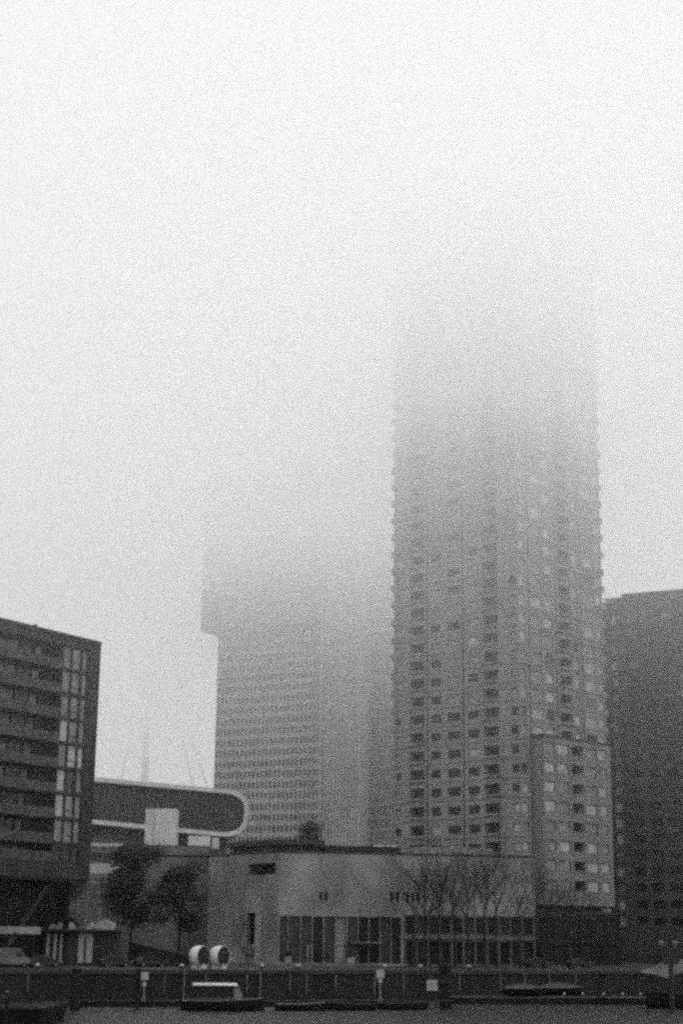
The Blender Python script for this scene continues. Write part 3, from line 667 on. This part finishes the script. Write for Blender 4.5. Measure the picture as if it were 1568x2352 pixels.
# ------------------------------------------------------------------ things on the quay
def cowl(x, Y, label):
    p = Vector(gp(x, Y)); T = thing('ventilation_cowl', label, 'vent', p, 'white ventilation cowls on the quay')
    ax = Vector((.82, -.57, 0)).normalized(); c = p + Vector((0, 0, 1.52)); R = 1.32; L = 1.55
    a = ax.cross(Vector((0, 0, 1))).normalized(); z = Vector((0, 0, 1)); n = 28; mb = MB()
    prof = [(-L*.62, R*.0), (-L*.60, R*.62), (-L*.45, R*.9), (-L*.2, R*1.0), (L*.5, R*1.0), (L*.5, R*.965), (L*.42, R*.95)]
    k = len(mb.v)
    for (s, r) in prof:
        for i in range(n):
            t = 2*math.pi*i/n; mb.v.append(c + ax*s + a*r*math.cos(t) + z*r*math.sin(t))
    for j in range(len(prof)-1):
        for i in range(n): q = (i+1) % n; mb.f.append((j*n+i, j*n+q, (j+1)*n+q, (j+1)*n+i))
    mb.build('hood', 'white', T, True)
    mb = MB(); mb.tube(c - ax*L*.3, c + ax*L*.475, R*.8, R*.955, n); mb.build('opening', 'slot', T)
    mb = MB(); mb.hexa([p+Vector((-.9, -.8, 0)), p+Vector((1.1, -.8, 0)), p+Vector((1.1, .8, 0)), p+Vector((-.9, .8, 0)), p+Vector((-.75, -.6, .62)), p+Vector((.8, -.6, .62)), p+Vector((.8, .6, .62)), p+Vector((-.75, .6, .62))]); mb.build('foot', 'offwhite', T)
    return T
cowl(457, 212, 'left one of two white ventilation cowls with dark round mouths on the quay')
cowl(503, 213, 'right one of two white ventilation cowls, nearer the glazed hall')

# ramp wall
p0, p1 = at(300, 2190, 226), at(432, 2190, 224); fR = Face(p0, p1); T = MB()
T.prism([fR.P(0, GZ), fR.P(fR.L, GZ), fR.P(fR.L, zat(432, 2196, 224)), fR.P(0, zat(300, 2166, 226))], -fR.n*.6); tag(T.build('ramp_wall', 'concrete_dark'), 'dark wall of a ramp sloping down towards the white cowls', 'wall')

# kiosk below the left building
YK = 224.0; kq = Face(at(100, 2150, YK), at(268, 2150, YK)); K = thing('quay_kiosk', 'dark kiosk with pale awnings and white door frames beside the left building', 'kiosk', (kq.A.x, YK, GZ))
zk = zat(180, 2140, YK); mb = MB(); kq.slab(mb, 0, kq.L, GZ, zk, 0, 4); mb.build('wall', 'brick_dark', K)
mb = MB(); kq.slab(mb, -.3, kq.L+.3, zk, zk+.3, -1.0, 4.2); mb.build('roof', 'roofing', K)
for (xa, xb, ya) in ((112, 124, 2124), (127, 142, 2122), (146, 168, 2120), (199, 214, 2120), (216, 262, 2113)):
    a, b = kq.px(xa, 2120), kq.px(xb, 2120); z0 = zk+.3; z1 = zat(200, ya, YK); mb = MB()
    n = 8; pts = [kq.P(a, z0, .4)] + [kq.P(a+(b-a)*(i/n), z0+(z1-z0)*math.sin(math.pi*(.12+.76*i/n)), .4) for i in range(n+1)] + [kq.P(b, z0, .4)]
    mb.prism(pts, -kq.n*1.6); mb.build('awning', 'offwhite', K)
for (xa, xb) in ((107, 114), (123, 130), (138, 143)): mb = MB(); kq.slab(mb, kq.px(xa, 2170), kq.px(xb, 2170), GZ+.3, zk-.3, -.12, -.002); mb.build('door_post', 'offwhite', K)
mb = MB(); a, b = kq.px(180, 2170), kq.px(213, 2170); z0, z1 = GZ+.35, zk-.25
kq.slab(mb, a, a+.78, z0, z1-.45, -.15, -.002); kq.slab(mb, b-.85, b, z0, z1-.45, -.15, -.002); kq.slab(mb, a, b, z1-.45, z1, -.15, -.002); mb.build('door_frame', 'offwhite', K)

# white roofed stall and white van at the left edge
YV = 214.0; T = thing('market_stall', 'stall with a broad white roof edge under the slanting column at left edge', 'stall', at(30, 2200, YV).to_tuple()[:2] + (GZ,))
fk = Face(at(-70, 2140, YV), at(84, 2140, YV)); mb = MB(); fk.slab(mb, 0, fk.L, zat(40, 2146, YV), zat(40, 2129, YV), 0, 3); mb.build('roof', 'offwhite', T)
for u in (.3, fk.L*.5, fk.L-.4):
    mb = MB(); fk.slab(mb, u, u+.12, GZ, zat(40, 2146, YV), .3, .42); mb.build('post', 'dark_metal', T)
mb = MB(); fk.slab(mb, .2, fk.L-.2, GZ, GZ+1.0, .6, 1.2); mb.build('counter', 'timber', T)

def vehicle(name, label, cat, loc, rz, paint, profile, wheels, width, group=None, glass=None):
    T = thing(name, label, cat, (0, 0, 0), group); mb = MB()
    mb.prism([Vector((x, -width/2, z)) for x, z in profile], (0, width, 0)); body = mb.build('body', paint, T)
    bv = body.modifiers.new('bevel', 'BEVEL'); bv.width = .09; bv.segments = 3
    for g in glass or []:
        for s in (-1, 1):
            mb = MB(); y = s*(width/2+.004); mb.prism([Vector((x, y, z)) for x, z in g], (0, s*.01, 0)); mb.build('side_window', 'glass', T)
    for x in wheels:
        for s in (-1, 1):
            mb = MB(); mb.tube((x, s*(width/2-.2), .32), (x, s*(width/2+.02), .32), .32, .32, 16); wv = mb.build('wheel', 'rubber', T)
            mb = MB(); mb.tube((x, s*(width/2+.02), .32), (x, s*(width/2+.035), .32), .18, .18, 12); mb.build('rim', 'grey_metal', wv)
    fx = max(p[0] for p in profile)
    for s in (-1, 1):
        mb = MB(); mb.box((fx-.02, s*width*.36, .72), (.12, .3, .16)); mb.build('headlight', 'offwhite', T)
    T.location = loc; T.rotation_euler = (0, 0, rz); return T
van_prof = [(-2.6, .35), (2.3, .35), (2.45, .6), (2.4, 1.05), (1.75, 1.25), (1.15, 2.15), (.8, 2.3), (-2.5, 2.3), (-2.62, 2.0)]
car_prof = [(-2.1, .3), (2.05, .3), (2.15, .55), (2.05, .78), (1.15, .92), (.45, 1.42), (-1.0, 1.46), (-1.75, 1.0), (-2.12, .9)]
van_glass = [[(.55, 1.3), (1.55, 1.3), (1.1, 2.0), (.55, 2.0)]]; car_glass = [[(-1.35, .95), (.95, .95), (.38, 1.34), (-.95, 1.37)]]
qang = math.atan2(qd.y, qd.x)
p = at(22, 2200, 207); vehicle('parked_van', 'pale van parked on the quay at the left edge below the stall roof', 'van', (p.x, 207, GZ), qang, 'concrete', van_prof, (-1.7, 1.6), 1.95, None, van_glass)
for x, Y, m, lab in ((100, 209, 'carpaint', 'dark parked car right of the pale van'), (262, 216, 'carpaint', 'dark parked car near the kiosk and ramp wall'), (345, 219, 'carpaint', 'dark parked car before the sloping ramp wall'),
                     (1235, 246, 'carpaint', 'dark parked car before the glazed base'), (1330, 250, 'carpaint', 'dark parked car right of the glazed base, under the dark brick block')):
    p = at(x, 2215, Y); vehicle('parked_car', lab, 'car', (p.x, Y, GZ), qang, m, car_prof, (-1.3, 1.3), 1.8, 'cars parked along the quay', car_glass)

# bollards with pale caps along the quay edge
bol = thing('bollard', 'stout pale capped bollard on the coping right of the launch', 'bollard', (0, 0, 0), 'mooring bollards on the quay edge')
mb = MB(); mb.tube((0, 0, 0), (0, 0, .45), .16, .13, 12); mb.build('post', 'dark_metal', bol)
mb = MB(); mb.sphere((0, 0, .5), .34, 12, 7, .62); mb.build('cap', 'offwhite', bol)
for i, (x, lab) in enumerate(((88, 'pale capped bollard below the pale van'), (420, 'pale capped bollard left of the two cowls'), (604, 'pale capped bollard below the vertical sign box'), (688, 'pale capped bollard before the terrace kerb'), (886, 'pale capped bollard beside the sign board post'), (968, 'pale capped bollard left of the dark mooring block'), (1080, 'pale capped bollard right of the dark mooring block'))):
    u = f.px(x, 2222); p = f.P(u, GZ+.05, .4)
    if i == 0: bol.location = p; bol['label'] = lab
    else: dup(bol, p, 0, lab)

# ------------------------------------------------------------------ at the water: pontoons, piles, boats
def pontoon(name, label, x0, Y0, x1, Y1, dpt, z, m='timber', edge='concrete_dark'):
    a, b = at(x0, 2300, Y0), at(x1, 2300, Y1); F_ = Face(a, b); T = thing(name, label, 'pontoon', (a.x, a.y, 0)); mb = MB(); F_.slab(mb, 0, F_.L, -.4, z-.12, .05, dpt-.05); mb.build('float', m, T)
    mb = MB(); F_.slab(mb, -.05, F_.L+.05, z-.12, z, 0, dpt); mb.build('deck', edge, T); return F_
P1 = pontoon('floating_pontoon', 'long dark floating pontoon below the quay wall behind the launch', 190, 186.5, 985, 199, 3.2, .65, 'timber', 'timber')
P2 = pontoon('landing_pontoon', 'pale edged landing stage with little white posts at the right', 1040, 207, 1640, 214, 4.5, .85, 'hull', 'paving')
lp = thing('edge_post', '', 'post', (0, 0, 0), 'little white topped posts on the landing stage')
mb = MB(); mb.tube((0, 0, 0), (0, 0, .35), .06, .05, 8); mb.build('stem', 'grey_metal', lp); mb = MB(); mb.sphere((0, 0, .45), .13, 8, 6); mb.build('knob', 'white', lp)
for i, (x, lab) in enumerate(((1388, 'first white topped post from the left on the landing stage'), (1431, 'second white topped post from the left on the landing stage'), (1474-2, 'white topped post over the dark rubber fender'), (1514, 'white topped post left of the dark mast foot'), (1297, 'lone white topped post far left of the dark rubber fender'), (1556, 'white topped post right of the dark mast foot'), (1340, 'white topped post between the lone one and the fender'))):
    u = P2.px(x, 2283); q = P2.P(u, .85, .3)
    if i == 0: lp.location = q; lp['label'] = lab
    else: dup(lp, q, 0, lab)
u = P2.px(1379+0, 2290); mb = MB(); P2.slab(mb, u-.55, u+.55, -.2, .95, -.35, -.004); tag(mb.build('boat_fender', 'rubber'), 'dark rubber fender block on the face of the landing stage', 'fender')

def pile(x, Y, r, ztop, label, square=False, name='mooring_pile'):
    p = at(x, 2305, Y); T = thing(name, label, 'mooring pile', (p.x, Y, 0)); mb = MB()
    if square:
        mb.box((p.x, Y, ztop/2-1), (r*2, r*2, ztop+2)); o = mb.build('post', 'timber', T); b = o.modifiers.new('bevel', 'BEVEL'); b.width = .08; b.segments = 2
        mb = MB(); 
        for z in (1.0, ztop*.55, ztop-.5): mb.box((p.x, Y-r-.05, z), (r*2.1, .1, .25))
        mb.build('bracing', 'dark_metal', T)
    else:
        mb.tube((p.x, Y, -2), (p.x, Y, ztop), r, r*.93, 16); mb.build('post', 'timber', T)
        mb = MB(); mb.tube((p.x, Y, ztop), (p.x, Y, ztop+.18), r*1.06, r*.6, 16); mb.build('cap', 'dark_metal', T)
    return T
pile(172, 178, .58, 4.3, 'thick dark mooring pile left of the launch by the barge')
pile(316, 184, .26, 4.2, 'thin dark mooring pile beside the white sign post')
pile(1022, 191, .64, 5.5, 'massive square dark mooring block before the bare trees', True, 'mooring_block')

def sign_post(x, Y, z0, label, ptop, sz, plate):
    p = at(x, 2280, Y); T = thing('sign_post', label, 'sign', (p.x, Y, z0), 'white signs standing on the pontoon'); zt_ = zat(x, ptop, Y); mb = MB(); mb.tube((p.x, Y, z0), (p.x, Y, zt_-.1), .055, .055, 8); mb.build('post', 'offwhite', T)
    mb = MB(); mb.box((p.x, Y-.09, zt_-sz*.5), (sz, .05, sz)); mb.build('board', 'offwhite', T)
    mb = MB(); zz = zat(x, plate, Y); mb.box((p.x, Y-.09, zz), (sz*.55, .05, sz*.5)); mb.build('plate', 'offwhite', T); mb = MB(); mb.box((p.x, Y, z0+.2), (.45, .45, .4)); mb.build('foot', 'concrete', T)
sign_post(331, 188.2, .65, 'white sign board on a thin post left of the launch', 2234, .85, 2262)
sign_post(873, 197.5, .65, 'white sign board on a thin post in front of the dark hall entrance', 2228, .95, 2254)
p = at(992, 2264, 198); T = thing('notice_board', 'square white board beside the massive dark mooring block', 'sign', (p.x, 198, 0)); mb = MB(); mb.box((p.x, 198, p.z), (1.26, .08, 1.22)); mb.build('board', 'offwhite', T)
mb = MB(); mb.tube((p.x-.4, 198.12, -1), (p.x-.4, 198.12, p.z+.3), .07, .07, 8); mb.build('post', 'dark_metal', T); mb = MB(); mb.tube((p.x+.4, 198.12, -1), (p.x+.4, 198.12, p.z+.3), .07, .07, 8); mb.build('post', 'dark_metal', T)

def hull_mb(c, L, B, D, fb, ax, n=14):
    """a boat hull: rows of stations from stern to bow; ax = direction of the bow"""
    ax = Vector(ax).normalized(); sd_ = Vector((-ax.y, ax.x, 0)); mb = MB(); st_ = []
    for i in range(n+1):
        t = i/n; wv = B/2*(1 - max(0, (t-.45)/.55)**2.2)*(.86 + .14*min(1, t*3)); sh = fb + .35*max(0, t-.4)**1.5*fb*1.6; kz = -D + D*.9*max(0, (t-.75)/.25)**2
        st_.append([Vector(c) + ax*(t-.5)*L + sd_*wv*s + Vector((0, 0, z)) for (s, z) in ((1, sh), (.94, sh*.3), (.55, kz*.8), (0, kz), (-.55, kz*.8), (-.94, sh*.3), (-1, sh))])
    k = len(mb.v); m = 7
    for r in st_: mb.v += r
    for i in range(n):
        for j in range(m-1): mb.f.append((k+i*m+j, k+(i+1)*m+j, k+(i+1)*m+j+1, k+i*m+j+1))
    mb.f.append(tuple(k+j for j in range(m)))
    dk = MB(); 
    for i in range(n): a, b = st_[i], st_[i+1]; z = Vector((0, 0, -.12)); dk.quad(a[0]+z, a[6]+z, b[6]+z, b[0]+z)
    gw = MB()
    for i in range(n):
        for j in (0, 6): gw.tube(st_[i][j], st_[i+1][j], .055, .055, 6)
    return mb, dk, gw, st_
# launch with a white roof
Yl = 182.5; c = at(512, 2306, Yl); c.z = 0
T = thing('motor_launch', 'motor launch with a flat white roof and sloping windscreen moored by the quay', 'boat', c); ax = Vector((1, .18, 0)).normalized(); sd_ = Vector((-ax.y, ax.x, 0))
h, d, g, _ = hull_mb(c, 9.0, 2.6, .5, 1.05, ax); h.build('hull', 'hull', T, True); d.build('deck', 'concrete_dark', T); g.build('gunwale', 'grey_metal', T)
def lp_(s, y, z): return c + ax*s + sd_*y + Vector((0, 0, z))
zr_ = zat(495, 2259, Yl)
s0, s1 = (at(441, 2260, Yl)-c).dot(ax), (at(545, 2260, Yl)-c).dot(ax)
mb = MB(); mb.hexa([lp_(s0, -1.05, zr_-.22), lp_(s1, -1.0, zr_-.22), lp_(s1, 1.0, zr_-.22), lp_(s0, 1.05, zr_-.22), lp_(s0+.1, -.95, zr_), lp_(s1-.1, -.9, zr_), lp_(s1-.1, .9, zr_), lp_(s0+.1, .95, zr_)]); mb.build('roof', 'white', T)
mb = MB(); mb.hexa([lp_(s0+.3, -1.0, .95), lp_(s1-.35, -.98, 1.0), lp_(s1-.35, .98, 1.0), lp_(s0+.3, 1.0, .95), lp_(s0+.3, -.98, 1.4), lp_(s1-.4, -.96, 1.4), lp_(s1-.4, .96, 1.4), lp_(s0+.3, .98, 1.4)]); mb.build('cabin', 'balustrade', T)
mb = MB(); mb.hexa([lp_(s0+.35, -.95, 1.4), lp_(s1-.5, -.93, 1.4), lp_(s1-.5, .93, 1.4), lp_(s0+.35, .95, 1.4), lp_(s0+.35, -.92, zr_-.22), lp_(s1-.7, -.9, zr_-.22), lp_(s1-.7, .9, zr_-.22), lp_(s0+.35, .92, zr_-.22)]); mb.build('cabin_window', 'glass_dark', T)
mb = MB(); mb.hexa([lp_(s1-.42, -.98, 1.0), lp_(s1+.75, -.7, 1.05), lp_(s1+.75, .7, 1.05), lp_(s1-.42, .98, 1.0), lp_(s1-.45, -.92, zr_-.28), lp_(s1+.1, -.75, zr_-.32), lp_(s1+.1, .75, zr_-.32), lp_(s1-.45, .92, zr_-.28)]); mb.build('windscreen', 'concrete', T)
for (s_, x_) in ((-4.2, 425), (4.1, 600)):
    mb = MB(); a_ = lp_(s_, .6, 1.05); b_ = f.P(f.px(x_, 2230), GZ+.1, .2); pr_ = a_
    for i in range(1, 9):
        q_ = a_.lerp(b_, i/8) - Vector((0, 0, 1.2*math.sin(math.pi*i/8))); mb.tube(pr_, q_, .04, .04, 5, False); pr_ = q_
    mb.build('mooring_rope', 'concrete', T)
def dinghy(x, Y, L, B, label, ax, cover=None, m='hull', name='rowing_boat', z=0.0, gm='grey_metal'):
    c = at(x, 2304, Y); c.z = z; T = thing(name, label, 'boat', c); h, d, g, st_ = hull_mb(c, L, B, .3, .7, ax); h.build('hull', m, T, True); g.build('gunwale', gm, T)
    ax = Vector(ax).normalized(); sd2 = Vector((-ax.y, ax.x, 0))
    if cover:
        mb = MB(); n = len(st_)
        for i in range(n-1):
            a, b = st_[i], st_[i+1]; ra = (a[0]+a[6])/2 + Vector((0, 0, cover*math.sin(math.pi*min(1, .12+i/(n-1)*.9)))); rb = (b[0]+b[6])/2 + Vector((0, 0, cover*math.sin(math.pi*min(1, .12+(i+1)/(n-1)*.9))))
            mb.quad(a[0], ra, rb, b[0]); mb.quad(a[6], b[6], rb, ra)
        mb.build('cover', 'ground', T, True)
    else:
        d.build('floor', 'timber', T)
        for s in (-.2, .12):
            mb = MB(); mb.box(c + ax*s*L + Vector((0, 0, .5)), (.3, B*.85, .06), ax); mb.build('thwart', 'timber', T)
    return T
dinghy(690, 184.5, 5.5, 1.7, 'open dark rowing boat right behind the launch bow', (1, .2, 0))
dinghy(800, 187, 6.0, 1.8, 'dark open boat with a worn rail between rowing boat and sign post', (-1, -.2, 0), gm='dark_metal')
dinghy(925, 190, 5.6, 1.8, 'dark open boat next to the massive mooring block', (1, .2, 0), gm='dark_metal')
dinghy(1205, 212, 5.4, 2.0, 'grey boat under a humped tarpaulin lying on the landing stage', (1, .1, 0), .55, 'hull', 'covered_boat', 1.15)
dinghy(1290, 216, 5.4, 1.9, 'second covered boat further right on the landing stage, near the lone post', (1, .1, 0), .65, 'hull', 'covered_boat', 1.15)
# boat with a white canvas tent at the right edge
Yt = 206.0; c = at(1560, 2300, Yt); c.z = 0; ax = Vector((-1, .1, 0)).normalized(); T = thing('canopy_boat', 'dark boat under a peaked white canvas tent at the right edge', 'boat', c)
h, d, g, _ = hull_mb(c + Vector((0, -4, 0)), 9.5, 3.0, .5, 1.6, ax); h.build('hull', 'hull', T, True); d.build('deck', 'timber', T); g.build('gunwale', 'dark_metal', T)
mb = MB(); y0, y1 = Yt-5.2, Yt-2.7
def tp(x, y, Y): q = at(x, y, Y); return q
L0, L1, PK = tp(1466, 2233, Yt-4), tp(1530, 2246, Yt-4), tp(1524, 2206, Yt-4)
E0, E1 = tp(1568, 2224, Yt-4), tp(1600, 2203, Yt-4)
dv = Vector((0, 1.6, 0)); dd = Vector((0, 1.7, .35))
pts = [L0, tp(1495, 2237, Yt-4), L1, tp(1548, 2240, Yt-4), E0 + Vector((0, 0, -.5)), tp(1620, 2240, Yt-4), E1, tp(1562, 2209, Yt-4), PK, tp(1494, 2222, Yt-4)]
ridge = [tp(1470, 2231, Yt-4), tp(1497, 2224, Yt-4), tp(1527, 2207, Yt-4), tp(1562, 2206, Yt-4), tp(1600, 2202, Yt-4), tp(1650, 2204, Yt-4)]
low = [tp(1466, 2234, Yt-4), tp(1497, 2238, Yt-4), tp(1528, 2248, Yt-4), tp(1562, 2233, Yt-4), tp(1600, 2232, Yt-4), tp(1650, 2240, Yt-4)]
for i in range(5):
    a, b = ridge[i], ridge[i+1]; la, lb = low[i], low[i+1]; Fw = Vector((0, -1.1, 0)); Bw = Vector((0, 1.1, 0)); sag = Vector((0, 0, -.12))
    m0, m1 = (a+la)/2+Fw*.62+sag, (b+lb)/2+Fw*.62+sag
    mb.quad(a, m0, m1, b); mb.quad(m0, la+Fw, lb+Fw, m1); mb.quad(a, b, lb+Bw, la+Bw)
mb.build('tent', 'canvas', T)
for x in (1500, 1575): mb = MB(); q = at(x, 2235, Yt-4); mb.tube((q.x, q.y, 1.0), (q.x, q.y, q.z+.3), .05); mb.build('tent_pole', 'dark_metal', T)

# mast with a dark board and two white lamps
Ym = 191.0; p = at(1543, 2300, Ym); T = thing('channel_mast', 'dark mast rising from the water with a board and two white lamps', 'mast', (p.x, Ym, 0))
zt_ = zat(1540, 2178, Ym); mb = MB(); mb.tube((p.x, Ym, -2), (p.x, Ym, zt_), .3, .26, 12); mb.build('pole', 'dark_metal', T)
mb = MB(); mb.box((p.x-.02, Ym-.3, zat(1540, 2196, Ym)), (1.9, .12, 1.9)); o = mb.build('board', 'dark_metal', T)
mb = MB(); mb.tube((p.x-1.0, Ym, zt_), (p.x+.75, Ym, zt_), .08, .08, 8); mb.build('crossarm', 'dark_metal', T)
for dx in (-1.0, .62):
    mb = MB(); mb.tube((p.x+dx, Ym, zt_), (p.x+dx, Ym, zt_+.22), .12, .2, 10); mb.sphere((p.x+dx, Ym, zt_+.5), .36, 12, 8, .9); mb.build('lamp', 'concrete', T, True)

# dark barge in the lower left corner
c = at(58, 2330, 158); T = thing('work_barge', 'long dark barge cut off by the lower left corner', 'barge', (c.x-8, 152, 0))
a = at(152, 2320, 158); x1 = a.x
mb = MB(); mb.hexa([Vector((x1-34, 146, -.6)), Vector((x1-.6, 146, -.6)), Vector((x1-.6, 159, -.6)), Vector((x1-34, 159, -.6)), Vector((x1-34, 145.6, 1.55)), Vector((x1, 145.6, 1.55)), Vector((x1, 159.4, 1.55)), Vector((x1-34, 159.4, 1.55))]); mb.build('hull', 'hull', T)
mb = MB(); mb.box((x1-17, 145.6, 1.62), (34, .25, .14)); mb.box((x1-17, 159.4, 1.62), (34, .25, .14)); mb.box((x1-.13, 152.5, 1.62), (.25, 13.5, .14)); mb.build('rail', 'dark_metal', T)
mb = MB(); mb.box((x1-18, 152.5, 1.9), (26, 9, .7)); mb.build('hatch_cover', 'concrete_dark', T)
for i in range(3): mb = MB(); mb.tube((x1-1.2-i*9, 146.3, 1.55), (x1-1.2-i*9, 146.3, 2.2), .14, .14, 10); mb.build('bitt', 'dark_metal', T)
p = at(14, 2330, 140); T = thing('timber_pile', 'thin grey timber pile at the lower left corner before the barge', 'mooring pile', (p.x, 140, 0)); mb = MB(); mb.tube((p.x, 140, -2), (p.x, 140, zat(12, 2280, 140)), .17, .15, 12); mb.build('post', 'timber', T)
mb = MB(); mb.tube((p.x, 140, zat(12, 2280, 140)), (p.x, 140, zat(12, 2280, 140)+.12), .18, .05, 12); mb.build('cap', 'grey_metal', T)

# ------------------------------------------------------------------ the foggy air, thickening with height into the low cloud
mb = MB(); x, y0, y1, z0, z1 = 1000, -120, 1320, -3.0, 151.0
mb.hexa([Vector(v) for v in ((-x, y0, z0), (x, y0, z0), (x, y1, z0), (-x, y1, z0), (-x, y0, z1), (x, y0, z1), (x, y1, z1), (-x, y1, z1))])
hz = bpy.data.materials.new('fog'); hz.use_nodes = True; t = hz.node_tree; t.nodes.clear()
o = t.nodes.new('ShaderNodeOutputMaterial'); v = t.nodes.new('ShaderNodeVolumePrincipled'); v.inputs['Color'].default_value = (.998, .997, .999, 1)
v.inputs['Anisotropy'].default_value = 0.3
g = t.nodes.new('ShaderNodeNewGeometry'); sp = t.nodes.new('ShaderNodeSeparateXYZ'); t.links.new(g.outputs['Position'], sp.inputs[0])
def mth(op, a, b):
    n = t.nodes.new('ShaderNodeMath'); n.operation = op
    for i, q in enumerate((a, b)):
        if isinstance(q, (int, float)): n.inputs[i].default_value = q
        else: t.links.new(q, n.inputs[i])
    return n.outputs[0]
HAZE_K = 1.15
e = mth('MULTIPLY', mth('SUBTRACT', sp.outputs[2], 35.0), 1/19.5); e = mth('POWER', math.e, e); e = mth('MINIMUM', mth('MULTIPLY', e, .00072*HAZE_K), .026)
t.links.new(mth('MAXIMUM', mth('SUBTRACT', e, 0.00015*HAZE_K), .00001), v.inputs['Density']); t.links.new(v.outputs[0], o.inputs['Volume'])
M['haze'] = hz; tag(mb.build('haze', 'haze'), kind='stuff')

# ------------------------------------------------------------------ render settings
scene.view_settings.view_transform = 'Standard'; scene.view_settings.look = 'None'; scene.view_settings.exposure = 0.87; scene.view_settings.gamma = 1.0
c = scene.cycles
c.use_denoising = False; c.filter_width = 2.6
c.max_bounces = 15; c.diffuse_bounces = 2; c.glossy_bounces = 2; c.volume_bounces = 14; c.transparent_max_bounces = 8
c.volume_step_rate = 0.13; c.volume_max_steps = 512
c.use_adaptive_sampling = False; c.sample_clamp_indirect = 4.0
